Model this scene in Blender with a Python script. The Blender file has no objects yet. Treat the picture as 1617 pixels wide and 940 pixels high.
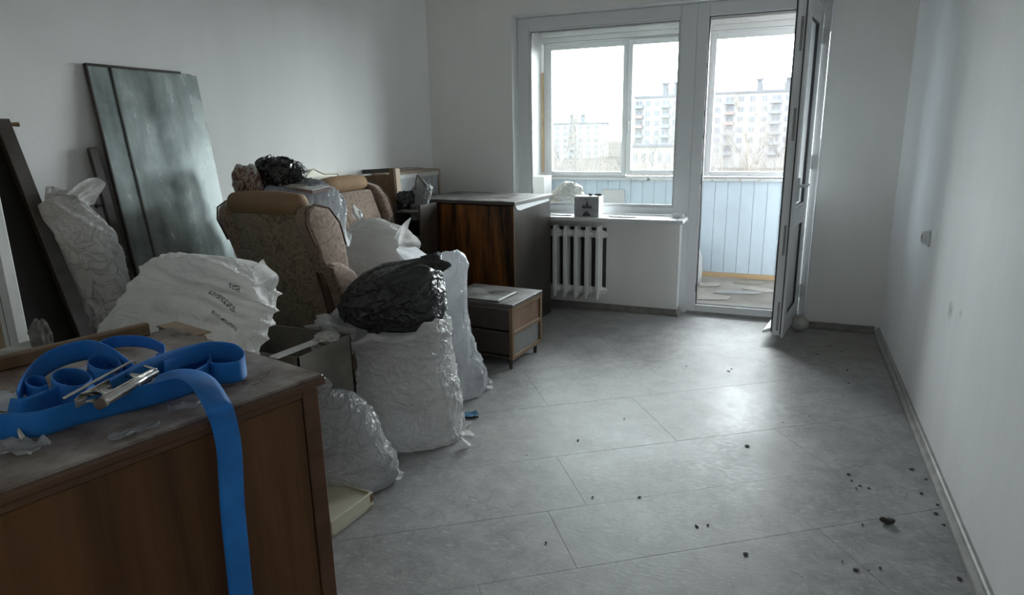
import bpy, bmesh, math, random
from mathutils import Vector, Matrix, noise

sc = bpy.context.scene
col = sc.collection
random.seed(7)

# ------------------------------------------------------------------ camera
FPX, CX, CY, EYE = 1034.5, 808.5, 470.0, 1.43
PITCH, YAW, ROLL = 0.243835, 0.399819, -0.0180382
_r = Vector((math.cos(YAW), math.sin(YAW), 0)); _f = Vector((-math.sin(YAW), math.cos(YAW), 0)); _z = Vector((0, 0, 1))
FW = math.cos(PITCH) * _f - math.sin(PITCH) * _z
_u = math.cos(PITCH) * _z + math.sin(PITCH) * _f
RT = math.cos(ROLL) * _r + math.sin(ROLL) * _u
UP = -math.sin(ROLL) * _r + math.cos(ROLL) * _u
O = Vector((0, 0, EYE))
cam = bpy.data.cameras.new('camera')
cam.sensor_width = 36.0
cam.lens = 36.0 * FPX / 1617.0
cam.clip_start = 0.02; cam.clip_end = 2000
cam_o = bpy.data.objects.new('camera', cam)
M = Matrix.Identity(4)
for i in range(3):
    M[i][0] = RT[i]; M[i][1] = UP[i]; M[i][2] = -FW[i]; M[i][3] = O[i]
cam_o.matrix_world = M
col.objects.link(cam_o); sc.camera = cam_o

# ------------------------------------------------------------------ sky, light, exposure
SKY = 9.0
w = bpy.data.worlds.new('overcast_sky'); sc.world = w; w.use_nodes = True
w.node_tree.nodes['Background'].inputs[0].default_value = (0.93, 0.97, 1.0, 1)
w.node_tree.nodes['Background'].inputs[1].default_value = SKY
vs = sc.view_settings
sc.display_settings.display_device = 'sRGB'
vs.view_transform = 'Standard'; vs.look = 'None'; vs.gamma = 1.0; vs.use_curve_mapping = False
vs.exposure = 1.85
try:
    sc.cycles.max_bounces = 14; sc.cycles.diffuse_bounces = 8; sc.cycles.glossy_bounces = 6
    sc.cycles.transmission_bounces = 8; sc.cycles.transparent_max_bounces = 16
    sc.cycles.caustics_reflective = False; sc.cycles.caustics_refractive = False
except Exception:
    pass

def portal(x0, x1, z0, z1, y):
    l = bpy.data.lights.new('daylight_portal', 'AREA'); l.shape = 'RECTANGLE'
    l.size = x1 - x0; l.size_y = z1 - z0
    l.cycles.is_portal = True
    o = bpy.data.objects.new('daylight_portal', l); col.objects.link(o)
    o.location = ((x0 + x1) / 2, y, (z0 + z1) / 2)
    o.rotation_euler = (-math.pi / 2, 0, 0)          # emits towards -y, into the room
    return o
portal(-2.42, 0.95, 1.0, 2.32, 6.62)

# ------------------------------------------------------------------ pixel helpers: a photo pixel and a real depth give a point
def ray(x, y): return (x - CX) / FPX * RT - (y - CY) / FPX * UP + FW
def pz(x, y, z): d = ray(x, y); return O + d * ((z - EYE) / d.z)
def py(x, y, Y): d = ray(x, y); return O + d * (Y / d.y)
def px(x, y, X): d = ray(x, y); return O + d * (X / d.x)

# ------------------------------------------------------------------ material helpers
def newmat(name):
    m = bpy.data.materials.new(name); m.use_nodes = True
    nt = m.node_tree
    return m, nt, nt.nodes['Principled BSDF']
def N(nt, t, **kw):
    n = nt.nodes.new(t)
    for k, v in kw.items():
        if k.startswith('i_'): n.inputs[k[2:].replace('_', ' ')].default_value = v
        else: setattr(n, k, v)
    return n
def L(nt, a, b): nt.links.new(a, b)
def rgba(c): return (c[0], c[1], c[2], 1)
def coords(nt, scale=(1, 1, 1), rot=(0, 0, 0), kind='Object'):
    tc = N(nt, 'ShaderNodeTexCoord'); mp = N(nt, 'ShaderNodeMapping')
    mp.inputs['Scale'].default_value = scale; mp.inputs['Rotation'].default_value = rot
    L(nt, tc.outputs[kind], mp.inputs['Vector']); return mp.outputs['Vector']
def tex(nt, vec, scale, detail=4, rough=.55, dist=0):
    n = N(nt, 'ShaderNodeTexNoise'); n.inputs['Scale'].default_value = scale
    n.inputs['Detail'].default_value = detail; n.inputs['Roughness'].default_value = rough
    n.inputs['Distortion'].default_value = dist
    L(nt, vec, n.inputs['Vector']); return n.outputs['Fac']
def ramp(nt, fac, stops):
    r = N(nt, 'ShaderNodeValToRGB'); e = r.color_ramp.elements
    while len(e) < len(stops): e.new(0.5)
    for el, (p, c) in zip(e, stops):
        el.position = p; el.color = rgba(c) if not isinstance(c, (int, float)) else (c, c, c, 1)
    L(nt, fac, r.inputs['Fac']); return r.outputs['Color']
def mix(nt, fac, a, b, mode='MIX'):
    m = N(nt, 'ShaderNodeMix', data_type='RGBA', blend_type=mode)
    if isinstance(fac, (int, float)): m.inputs[0].default_value = fac
    else: L(nt, fac, m.inputs[0])
    for idx, v in ((6, a), (7, b)):
        if isinstance(v, tuple): m.inputs[idx].default_value = rgba(v)
        else: L(nt, v, m.inputs[idx])
    return m.outputs[2]
def bump(nt, bs, h, strength=.3, dist=.01):
    b = N(nt, 'ShaderNodeBump'); b.inputs['Strength'].default_value = strength; b.inputs['Distance'].default_value = dist
    L(nt, h, b.inputs['Height']); L(nt, b.outputs['Normal'], bs.inputs['Normal'])
def plain(name, c, rough=.5, metal=0, vary=.12, scale=12, bmp=.1, spec=.5):
    m, nt, b = newmat(name)
    v = coords(nt)
    f = tex(nt, v, scale, 5)
    lo = tuple(max(0, x * (1 - vary)) for x in c); hi = tuple(min(1, x * (1 + vary)) for x in c)
    L(nt, ramp(nt, f, [(.3, lo), (.7, hi)]), b.inputs['Base Color'])
    b.inputs['Roughness'].default_value = rough; b.inputs['Metallic'].default_value = metal; b.inputs['Specular IOR Level'].default_value = spec
    if bmp: bump(nt, b, tex(nt, v, scale * 6, 3), bmp, .002)
    return m
def wood(name, dark, light, axis=2, rough=.35, scale=5, dust=.0, dustcol=(.35, .34, .32), contrast=(.3, .7), spec=.3):
    m, nt, b = newmat(name)
    s = [1.0, 1.0, 1.0]; s[axis] = .08
    v = coords(nt, tuple(s))
    g = tex(nt, v, scale * 2, 6, .6, .8)
    fine = tex(nt, v, scale * 14, 4, .7, .2)
    f = mix(nt, .25, g, fine)
    c = ramp(nt, f, [(contrast[0], dark), (contrast[1], light)])
    v2 = coords(nt)
    d = tex(nt, v2, 7, 7, .65)
    if dust:
        geo = N(nt, 'ShaderNodeNewGeometry'); sx = N(nt, 'ShaderNodeSeparateXYZ')
        L(nt, geo.outputs['Normal'], sx.inputs[0])
        up = N(nt, 'ShaderNodeMath', operation='MULTIPLY_ADD', use_clamp=True); L(nt, sx.outputs['Z'], up.inputs[0]); up.inputs[1].default_value = .8; up.inputs[2].default_value = .12
        dm = N(nt, 'ShaderNodeMath', operation='MULTIPLY', use_clamp=True)
        L(nt, ramp(nt, d, [(.35, 0.0), (.65, 1.0)]), dm.inputs[0]); L(nt, up.outputs[0], dm.inputs[1])
        dm2 = N(nt, 'ShaderNodeMath', operation='MULTIPLY'); L(nt, dm.outputs[0], dm2.inputs[0]); dm2.inputs[1].default_value = dust
        c = mix(nt, dm2.outputs[0], c, dustcol)
        rr = N(nt, 'ShaderNodeMath', operation='MULTIPLY_ADD'); L(nt, dm2.outputs[0], rr.inputs[0]); rr.inputs[1].default_value = .4; rr.inputs[2].default_value = rough
        L(nt, rr.outputs[0], b.inputs['Roughness'])
    else:
        L(nt, ramp(nt, d, [(.3, rough * .8), (.7, min(1, rough * 1.5))]), b.inputs['Roughness'])
    L(nt, c, b.inputs['Base Color']); b.inputs['Specular IOR Level'].default_value = spec
    bump(nt, b, fine, .15, .002)
    return m
def plastic(name, c, transl=.3, rough=.3, strength=.7, stretch=(1, 1, .35), scale=9, contents=None, clear=0.0, spec=.75):
    m, nt, b = newmat(name)
    v = coords(nt, stretch, (.35, .2, .5))
    vraw = coords(nt)
    n1 = tex(nt, v, scale * .8, 3, .5, 1.0)
    n2 = tex(nt, coords(nt, (stretch[2], stretch[0], stretch[1]), (.5, .9, .2)), scale * 1.7, 2, .5, 1.4)
    n3 = tex(nt, v, scale * 2.6, 3, .55, .6)
    def crease(f, wd):
        sb_ = N(nt, 'ShaderNodeMath', operation='SUBTRACT'); L(nt, f, sb_.inputs[0]); sb_.inputs[1].default_value = .5
        a_ = N(nt, 'ShaderNodeMath', operation='ABSOLUTE'); L(nt, sb_.outputs[0], a_.inputs[0])
        return ramp(nt, a_.outputs[0], [(0.0, 1.0), (wd, 0.0)])
    h = mix(nt, .45, crease(n1, .10), crease(n2, .07))
    h = mix(nt, .35, h, n3)
    big = tex(nt, vraw, 3.2, 3, .5)
    c2 = contents or tuple(x * .72 for x in c)
    cc = ramp(nt, big, [(.36, c2), (.62, c)])
    L(nt, cc, b.inputs['Base Color'])
    b.inputs['Roughness'].default_value = rough
    b.inputs['Specular IOR Level'].default_value = spec
    bump(nt, b, h, min(1.0, strength * 1.4), .022)
    out = nt.nodes['Material Output']; last = b.outputs[0]
    if transl:
        t = N(nt, 'ShaderNodeBsdfTranslucent'); L(nt, cc, t.inputs['Color'])
        ms = N(nt, 'ShaderNodeMixShader'); ms.inputs[0].default_value = transl
        L(nt, last, ms.inputs[1]); L(nt, t.outputs[0], ms.inputs[2]); last = ms.outputs[0]
    if clear:
        t = N(nt, 'ShaderNodeBsdfTransparent'); ms = N(nt, 'ShaderNodeMixShader'); ms.inputs[0].default_value = clear
        L(nt, last, ms.inputs[1]); L(nt, t.outputs[0], ms.inputs[2]); last = ms.outputs[0]
    L(nt, last, out.inputs['Surface'])
    return m
def glass_mat(name, tint=(1, 1, 1), haze=0.0, ior=1.3):
    m, nt, b = newmat(name); nt.nodes.remove(b)
    out = nt.nodes['Material Output']
    t = N(nt, 'ShaderNodeBsdfTransparent'); t.inputs[0].default_value = rgba(tint)
    g = N(nt, 'ShaderNodeBsdfGlossy'); g.inputs['Roughness'].default_value = .02
    fr = N(nt, 'ShaderNodeFresnel'); fr.inputs[0].default_value = ior
    ms = N(nt, 'ShaderNodeMixShader'); L(nt, fr.outputs[0], ms.inputs[0]); L(nt, t.outputs[0], ms.inputs[1]); L(nt, g.outputs[0], ms.inputs[2])
    last = ms.outputs[0]
    if haze:
        tl = N(nt, 'ShaderNodeBsdfTranslucent'); tl.inputs[0].default_value = (.9, .9, .9, 1)
        v = coords(nt); f = ramp(nt, tex(nt, v, 2.5, 5), [(.3, haze * .7), (.7, haze * 1.3)])
        m2 = N(nt, 'ShaderNodeMixShader'); L(nt, f, m2.inputs[0]); L(nt, last, m2.inputs[1]); L(nt, tl.outputs[0], m2.inputs[2]); last = m2.outputs[0]
    L(nt, last, out.inputs['Surface'])
    return m

# ------------------------------------------------------------------ object helpers
def link(name, me, m=None, parent=None, smooth=False):
    o = bpy.data.objects.new(name, me); col.objects.link(o)
    if m is not None and not me.materials: me.materials.append(m)
    if parent is not None: o.parent = parent
    if smooth:
        me.polygons.foreach_set('use_smooth', [True] * len(me.polygons))
    return o
def fin(name, bm, m, parent=None, smooth=False, loc=None):
    me = bpy.data.meshes.new(name)
    bmesh.ops.recalc_face_normals(bm, faces=bm.faces)
    bm.to_mesh(me); bm.free(); me.update()
    o = link(name, me, m, parent, smooth)
    if loc is not None: o.location = loc
    return o
def tag(o, label, cat, group=None, kind=None):
    o['label'] = label; o['category'] = cat
    if group: o['group'] = group
    if kind: o['kind'] = kind
    return o
def root(name, label, cat, loc=(0, 0, 0), rz=0, group=None, rx=0, ry=0):
    o = bpy.data.objects.new(name, None); col.objects.link(o)
    o.empty_display_size = .1; o.location = loc; o.rotation_euler = (rx, ry, rz)
    return tag(o, label, cat, group)
def bx(bm, c, s, bev=0.0, rot=None, seg=1):
    r = bmesh.ops.create_cube(bm, size=1.0)
    vs_ = r['verts']
    bmesh.ops.scale(bm, vec=s, verts=vs_)
    if bev:
        es = list({e for v in vs_ for e in v.link_edges})
        rb = bmesh.ops.bevel(bm, geom=es, offset=min(bev, min(s) * .45), segments=seg, affect='EDGES', profile=.5)
        vs_ = list({v for f in rb['faces'] for v in f.verts} | {v for v in vs_ if v.is_valid})
    if rot is not None: bmesh.ops.rotate(bm, cent=(0, 0, 0), matrix=rot, verts=vs_)
    bmesh.ops.translate(bm, vec=c, verts=vs_)
    return vs_
def box(name, lo, hi, m, parent=None, bev=.003, seg=1):
    bm = bmesh.new()
    c = [(a + b) / 2 for a, b in zip(lo, hi)]; s = [abs(b - a) for a, b in zip(lo, hi)]
    bx(bm, c, s, bev, seg=seg); return fin(name, bm, m, parent)
def struct(name, lo, hi, m, bev=0, parent=None):
    o = box(name, lo, hi, m, parent, bev)
    if parent is None: o['kind'] = 'structure'
    return o
def tube(bm, pts, rad, n=8, cap=True):
    rings = []
    pts = [Vector(p) for p in pts]
    for i, p in enumerate(pts):
        d = (pts[min(i + 1, len(pts) - 1)] - pts[max(i - 1, 0)]).normalized()
        a = d.orthogonal().normalized() if i == 0 else (prev - d * prev.dot(d)).normalized()
        prev = a; b_ = d.cross(a)
        r = rad[i] if isinstance(rad, (list, tuple)) else rad
        rings.append([bm.verts.new(p + (a * math.cos(2 * math.pi * k / n) + b_ * math.sin(2 * math.pi * k / n)) * r) for k in range(n)])
    for A, B in zip(rings, rings[1:]):
        for k in range(n): bm.faces.new((A[k], A[(k + 1) % n], B[(k + 1) % n], B[k]))
    if cap:
        bm.faces.new(rings[0][::-1]); bm.faces.new(rings[-1])
def prism(bm, poly, axis, a, b_):
    """poly in the two other axes (cyclic order), extruded along axis from a to b_"""
    def P(p, t):
        if axis == 0: return (t, p[0], p[1])
        if axis == 1: return (p[0], t, p[1])
        return (p[0], p[1], t)
    A = [bm.verts.new(P(p, a)) for p in poly]; B = [bm.verts.new(P(p, b_)) for p in poly]
    n = len(poly)
    bm.faces.new(A); bm.faces.new(B[::-1])
    for i in range(n): bm.faces.new((A[i], A[(i + 1) % n], B[(i + 1) % n], B[i]))
def catmull(P, n):
    out = []
    m = len(P) - 1
    for i in range(n):
        t = i / (n - 1) * m; k = min(int(t), m - 1); u = t - k
        p0 = P[max(k - 1, 0)]; p1 = P[k]; p2 = P[k + 1]; p3 = P[min(k + 2, m)]
        out.append(.5 * ((2 * p1) + (p2 - p0) * u + (2 * p0 - 5 * p1 + 4 * p2 - p3) * u * u + (3 * p1 - p0 - 3 * p2 + p3) * u ** 3))
    return out

# ------------------------------------------------------------------ materials
def wall_mat(name, c, streak=.08, stain=()):
    m, nt, b = newmat(name)
    v = coords(nt, (1, 1, .18)); v0 = coords(nt)
    f = mix(nt, .5, tex(nt, v, 3.5, 5, .6), tex(nt, v0, 1.3, 5, .6))
    lo = tuple(x * (1 - streak) for x in c); hi = tuple(min(1, x * (1 + streak)) for x in c)
    cc = ramp(nt, f, [(.35, lo), (.65, hi)])
    sc_ = tex(nt, coords(nt, (6, 6, .8)), 4, 6, .7)
    cc = mix(nt, ramp(nt, sc_, [(.66, 0.0), (.78, .22)]), cc, tuple(x * .62 for x in c))
    for (p, r, dc) in stain:
        tc = N(nt, 'ShaderNodeTexCoord'); ds = N(nt, 'ShaderNodeVectorMath', operation='DISTANCE')
        ds.inputs[1].default_value = p
        mp = N(nt, 'ShaderNodeMapping'); L(nt, tc.outputs['Object'], ds.inputs[0])
        ad = N(nt, 'ShaderNodeMath', operation='MULTIPLY_ADD'); L(nt, tex(nt, v0, 45, 6, .7), ad.inputs[0]); ad.inputs[1].default_value = r * 2.2; L(nt, ds.outputs['Value'], ad.inputs[2])
        cc = mix(nt, ramp(nt, ad.outputs[0], [(r * 1.15, .75), (r * 2.1, 0.0)]), cc, dc)
    L(nt, cc, b.inputs['Base Color']); b.inputs['Roughness'].default_value = .75
    b.inputs['Specular IOR Level'].default_value = .3
    bump(nt, b, mix(nt, .5, tex(nt, v, 9, 6, .65), tex(nt, v0, 40, 4, .6)), .25, .006)
    return m
WALL = wall_mat('wall_whitewash', (.89, .89, .88), .04)
WALL_R = wall_mat('wall_right_plaster', (.88, .885, .89), .05, [((.673, 3.2, .67), .05, (.42, .41, .39)), ((.673, 3.03, .70), .02, (.5, .49, .47))])
WALL_F = wall_mat('wall_window_side', (.88, .87, .84), .04)
CEIL = plain('ceiling_white', (.90, .90, .89), .8, 0, .02)
PVC = plain('white_pvc', (.78, .79, .80), .3, 0, .03, 3, 0)
PVC_D = plain('grey_rubber_seal', (.06, .06, .065), .5, 0, .2, 30, 0)
REVEAL = plain('reveal_plaster', (.80, .81, .81), .6, 0, .05, 6, .15)
PAINTW = plain('white_paint_old', (.74, .74, .71), .4, 0, .08, 8, .2)
GLASS = glass_mat('window_glass', (.97, .99, .985), .004, 1.2)
GLASS_L = glass_mat('leaf_glass_brightened', (.9, .96, 1.0), .35, 1.2)  # strong translucent haze put in so the pane reads daylit
GLASS_B = glass_mat('balcony_glass_veiled', (.97, .985, .98), .012)  # translucent mix lays a pale haze over the view outside
GREYB = plain('baseboard_grey_paint', (.31, .31, .295), .45, 0, .2, 14, .2)
DARKB = plain('baseboard_brown_grey', (.22, .21, .19), .5, 0, .25, 14, .2)

def floor_mat():
    m, nt, b = newmat('floor_grey_paint')
    v = coords(nt)
    a = tex(nt, v, 1.6, 6, .6, .4); d = tex(nt, v, 9, 7, .7, .3); e = tex(nt, coords(nt, (1, 3.2, 1), (0, 0, .6)), 26, 5, .65)
    f = mix(nt, .45, a, d)
    c = ramp(nt, f, [(.36, (.20, .20, .20)), (.5, (.305, .305, .305)), (.64, (.40, .40, .395))])
    # pale scuffs and dark grit
    c = mix(nt, ramp(nt, e, [(.54, 0.0), (.70, .65)]), c, (.54, .54, .535))
    e2 = tex(nt, coords(nt, (3.5, 1, 1), (0, 0, -.4)), 18, 6, .7, .6)
    c = mix(nt, ramp(nt, e2, [(.56, 0.0), (.70, .5)]), c, (.17, .165, .16))
    g = tex(nt, v, 55, 3, .6)
    c = mix(nt, ramp(nt, g, [(.67, 0.0), (.74, .7)]), c, (.10, .095, .09))
    vd = N(nt, 'ShaderNodeMix', data_type='VECTOR'); vd.inputs[0].default_value = .12
    nv_ = N(nt, 'ShaderNodeTexNoise'); nv_.inputs['Scale'].default_value = 6; nv_.inputs['Detail'].default_value = 4; L(nt, v, nv_.inputs['Vector']); L(nt, v, vd.inputs[4]); L(nt, nv_.outputs['Color'], vd.inputs[5])
    vo = N(nt, 'ShaderNodeTexVoronoi', feature='DISTANCE_TO_EDGE'); vo.inputs['Scale'].default_value = 11; L(nt, vd.outputs[1], vo.inputs['Vector'])
    cm = N(nt, 'ShaderNodeMath', operation='MULTIPLY'); L(nt, ramp(nt, vo.outputs['Distance'], [(.003, .5), (.02, 0.0)]), cm.inputs[0]); L(nt, ramp(nt, tex(nt, v, 4, 4), [(.48, 0.0), (.60, 1.0)]), cm.inputs[1])
    c = mix(nt, cm.outputs[0], c, (.16, .155, .15))
    wp = tex(nt, v, 2.3, 7, .7, .8)
    c = mix(nt, ramp(nt, wp, [(.60, 0.0), (.70, .5)]), c, (.50, .505, .51))
    # brown dirt patches
    p = tex(nt, v, .9, 4, .55)
    c = mix(nt, ramp(nt, p, [(.55, 0.0), (.72, .45)]), c, (.30, .275, .25))
    tc = N(nt, 'ShaderNodeTexCoord'); ds = N(nt, 'ShaderNodeVectorMath', operation='DISTANCE'); ds.inputs[1].default_value = (.42, 4.75, 0); L(nt, tc.outputs['Object'], ds.inputs[0])
    ad = N(nt, 'ShaderNodeMath', operation='MULTIPLY_ADD'); L(nt, d, ad.inputs[0]); ad.inputs[1].default_value = .7; L(nt, ds.outputs['Value'], ad.inputs[2])
    c = mix(nt, ramp(nt, ad.outputs[0], [(.55, .6), (1.0, 0.0)]), c, (.185, .165, .14))
    L(nt, c, b.inputs['Base Color'])
    L(nt, ramp(nt, mix(nt, .5, a, e), [(.32, .34), (.68, .62)]), b.inputs['Roughness'])
    b.inputs['Specular IOR Level'].default_value = .32
    bump(nt, b, mix(nt, .5, d, e), .22, .006)
    return m
FLOOR = floor_mat()
GAP = plain('floor_gap_grey', (.16, .158, .155), .8)
BALW = plain('balcony_white_paint', (.46, .465, .46), .5, 0, .06, 6, .2)
PVCB = plain('balcony_pvc', (.50, .51, .52), .35, 0, .03, 3, 0)
BALF = plain('balcony_screed', (.30, .28, .255), .7, 0, .3, 3, .5)
BOARD = plain('balcony_white_boards', (.45, .54, .61), .45, 0, .05, 4, .05)
TANW = wood('tan_bare_wood', (.36, .25, .14), (.55, .41, .26), 0, .6)

WALNUT = wood('dresser_walnut_veneer', (.050, .019, .005), (.19, .080, .026), 2, .40, 4, .12)
WALNUT_T = wood('dresser_top_dusty', (.045, .02, .012), (.12, .06, .038), 1, .26, 4, .9, (.56, .50, .45))
WALNUT_E = wood('dresser_edge', (.07, .028, .013), (.17, .08, .042), 1, .35, 5, .4, (.3, .25, .21))
FIERY = wood('cabinet_figured_veneer', (.016, .007, .003), (.34, .125, .03), 2, .35, 3.2, .0, contrast=(.44, .70))
DARKW = wood('dark_polished_wood', (.020, .016, .013), (.050, .038, .030), 2, .3, 5, .5, (.25, .24, .23), spec=.5)
DARKTOP = wood('dark_dusty_top', (.05, .042, .037), (.10, .088, .08), 0, .4, 5, .75, (.36, .355, .35))
MIDW = wood('brown_old_wood', (.10, .058, .028), (.24, .15, .08), 2, .5, 5, .3)
PALEW = wood('pale_raw_wood', (.36, .27, .19), (.55, .44, .34), 2, .6, 5, .3)
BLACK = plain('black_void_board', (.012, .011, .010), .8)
GREYP = plain('grey_board', (.16, .16, .155), .6)
CREAM = plain('cream_enamel', (.60, .57, .45), .4, 0, .08, 5, .05)
CARD = plain('dusty_grey_cardboard', (.17, .155, .13), .85, 0, .25, 8, .2)
CARD2 = plain('brown_cardboard', (.30, .22, .15), .85, 0, .2, 8, .2)
PAPER = plain('white_paper', (.75, .76, .77), .7, 0, .05, 9, .05)
PRINT = plain('grey_print', (.42, .42, .43), .7, 0, .1, 9, 0)
PRINTD = plain('dark_print', (.07, .07, .075), .7, 0, .1, 9, 0)
CHROME = plain('chrome_buckle', (.72, .70, .67), .16, 1.0, .2, 30, .05)
RADSHADE = plain('radiator_gap_shade', (.085, .082, .078), .9, 0, .3, 9, .4)
IRONW = plain('radiator_white_paint', (.90, .90, .88), .38, 0, .06, 14, .15)
RAG = plain('dusty_rag', (.45, .44, .41), .9, 0, .3, 12, .4)
DIRT = plain('dark_grit', (.06, .055, .05), .9, 0, .4, 40, 0)
WHITEBAG = plastic('white_sack_film', (.90, .89, .87), .5, .33, .5, contents=(.76, .75, .73))
WHITEBAG2 = plastic('white_sack_film_shiny', (.90, .90, .90), .45, .26, .7, (1, 1, .3), 9, (.68, .67, .66))
GREYBAG = plastic('pale_translucent_film', (.88, .90, .92), .55, .25, .7, (1, 1, .4), 7, (.60, .61, .63))
CLEARBAG = plastic('clear_film', (.88, .91, .94), .5, .18, .8, (1, 1, .4), 9, (.28, .29, .32), .15)
BLACKBAG = plastic('black_bin_liner', (.010, .011, .012), 0, .22, .9, (1, 1, .5), 8, (.007, .008, .008))
DARKBAG = plastic('dark_grey_bin_liner', (.022, .025, .026), 0, .32, .8, (1, 1, .6), 6, (.016, .018, .019))
YELLOWBAG = plastic('pale_yellow_bag', (.50, .51, .50), .2, .3, .8, (1, 1, .5), 9, (.42, .40, .34))
STEELBAG = plastic('grey_shopping_bag', (.34, .34, .34), .15, .35, .6, (1, 1, .5), 9)

def fabric_pattern(name, base, dark, light):
    m, nt, b = newmat(name)
    v = coords(nt)
    blot = tex(nt, v, 17, 4, .6, 1.6)
    c = ramp(nt, blot, [(.42, base), (.47, light), (.53, light), (.56, base), (.60, dark), (.66, base)])
    sw = tex(nt, v, 60, 3)
    c = mix(nt, .25, c, ramp(nt, sw, [(.35, tuple(x * .6 for x in base)), (.65, tuple(min(1, x * 1.3) for x in base))]))
    L(nt, c, b.inputs['Base Color']); b.inputs['Roughness'].default_value = .85
    b.inputs['Sheen Weight'].default_value = .3
    bump(nt, b, sw, .3, .003)
    return m
TAPESTRY = fabric_pattern('chair_back_tapestry', (.20, .155, .105), (.055, .038, .025), (.30, .24, .17))
VELVET = fabric_pattern('chair_side_velvet', (.23, .155, .11), (.12, .075, .052), (.34, .245, .19))
BROWNBAG = fabric_pattern('brown_patterned_bag', (.13, .045, .04), (.035, .016, .015), (.46, .38, .30)); BROWNBAG.node_tree.nodes['Principled BSDF'].inputs['Roughness'].default_value = .35
ROLLF = plain('chair_tan_roll', (.27, .165, .085), .8, 0, .12, 9, .25)
FRAMEF = plain('chair_rear_brown', (.105, .066, .044), .8, 0, .2, 9, .2)

def strap_mat():
    m, nt, b = newmat('blue_webbing')
    v = coords(nt, kind='UV')
    w1 = N(nt, 'ShaderNodeTexWave', wave_type='BANDS', bands_direction='X'); w1.inputs['Scale'].default_value = 150; L(nt, v, w1.inputs['Vector'])
    w2 = N(nt, 'ShaderNodeTexWave', wave_type='BANDS', bands_direction='Y'); w2.inputs['Scale'].default_value = 150; L(nt, v, w2.inputs['Vector'])
    h = mix(nt, .5, w1.outputs['Fac'], w2.outputs['Fac'], 'MULTIPLY')
    n = tex(nt, coords(nt), 14, 4)
    c = ramp(nt, n, [(.3, (.008, .18, .62)), (.7, (.014, .27, .85))])
    c = mix(nt, .2, c, mix(nt, h, (.006, .15, .52), (.04, .38, .95)))
    L(nt, c, b.inputs['Base Color']); b.inputs['Roughness'].default_value = .42
    b.inputs['Sheen Weight'].default_value = .05
    bump(nt, b, h, .5, .001)
    return m
STRAP = strap_mat()
def mirror_mat():
    m, nt, b = newmat('dusty_mirror_glass')
    v = coords(nt)
    d = mix(nt, .5, tex(nt, v, 2.6, 6, .6, .5), tex(nt, coords(nt, (1, 1, .25)), 7, 5, .6))
    L(nt, ramp(nt, d, [(.38, (.30, .355, .35)), (.62, (.40, .455, .445))]), b.inputs['Base Color'])
    L(nt, ramp(nt, d, [(.40, .6), (.60, .25)]), b.inputs['Metallic'])
    L(nt, ramp(nt, d, [(.35, .08), (.65, .35)]), b.inputs['Roughness'])
    return m
MIRROR = mirror_mat()
def foil_mat():
    m, nt, b = newmat('cloudy_cabinet_glass')
    v = coords(nt); d = tex(nt, v, 5, 5, .6, 1.5)
    L(nt, ramp(nt, d, [(.35, (.36, .37, .38)), (.62, (.58, .60, .62))]), b.inputs['Base Color'])
    b.inputs['Roughness'].default_value = .3; b.inputs['Specular IOR Level'].default_value = .6
    return m
FOIL = foil_mat()

# ================================================================== THE ROOM
XL, XR, YF, YB, ZC = -2.91, .673, 5.15, -.62, 2.62
YP = 5.28            # plane of the window and door frames
fl = struct('floor', (XL - .1, YB - .1, -.12), (XR + .1, 5.40, -.004), GAP)
# hardboard sheets of the floor, laid askew, cut at the walls
def clip(poly, a, b_, c):            # keep a*x+b*y<=c
    out = []
    for i in range(len(poly)):
        p, q = poly[i], poly[(i + 1) % len(poly)]
        dp, dq = a * p[0] + b_ * p[1] - c, a * q[0] + b_ * q[1] - c
        if dp <= 0: out.append(p)
        if (dp < 0 < dq) or (dq < 0 < dp):
            t = dp / (dp - dq); out.append((p[0] + t * (q[0] - p[0]), p[1] + t * (q[1] - p[1])))
    return out
ang = math.radians(35.5); ca, sa = math.cos(ang), math.sin(ang)
rows_n = [-2.2, -1.5, -.9, -.3, .3, .9, 1.42, 1.84, 2.2, 2.62, 3.18, 3.75, 4.35, 4.95, 5.5, 6.1]
cross = {6: (.28, 1.55), 7: (-.9, .62), 8: (.78, 1.9), 9: (1.38, .06), 10: (.9, 2.4), 11: (1.6, .2)}
for i, (n0, n1) in enumerate(zip(rows_n, rows_n[1:])):
    cs = [-6.] + sorted(cross.get(i, (random.uniform(-.5, .5), random.uniform(1.5, 2.2)))) + [8.]
    for c0, c1 in zip(cs, cs[1:]):
        g = .0007
        q = [(c0 + g, n0 + g), (c1 - g, n0 + g), (c1 - g, n1 - g), (c0 + g, n1 - g)]
        P = [(u * ca - v * sa, u * sa + v * ca) for u, v in q]
        for h in ((-1, 0, -XL), (1, 0, XR), (0, -1, -YB), (0, 1, YF)):
            P = clip(P, *h)
            if len(P) < 3: break
        if len(P) < 3: continue
        bm = bmesh.new(); prism(bm, P, 2, -.004, random.uniform(-.0004, .0004))
        fin('floor_sheet', bm, FLOOR, fl)
struct('trim_1', (-.76, YF, -.004), (.17, 5.40, 0.0), FLOOR)      # strip of floor in the door recess
struct('ceiling', (XL - .1, YB - .1, ZC), (XR + .1, YF + .3, ZC + .12), CEIL)
struct('wall_left', (XL - .12, YB, -.1), (XL, YF, ZC), WALL)
struct('wall_right', (XR, YB, -.1), (XR + .12, YF, ZC), WALL_R)
struct('wall_back', (XL - .12, YB - .12, -.1), (XR + .12, YB, ZC), WALL)  # unseen wall, brought close behind the camera to bounce light onto the pile
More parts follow.
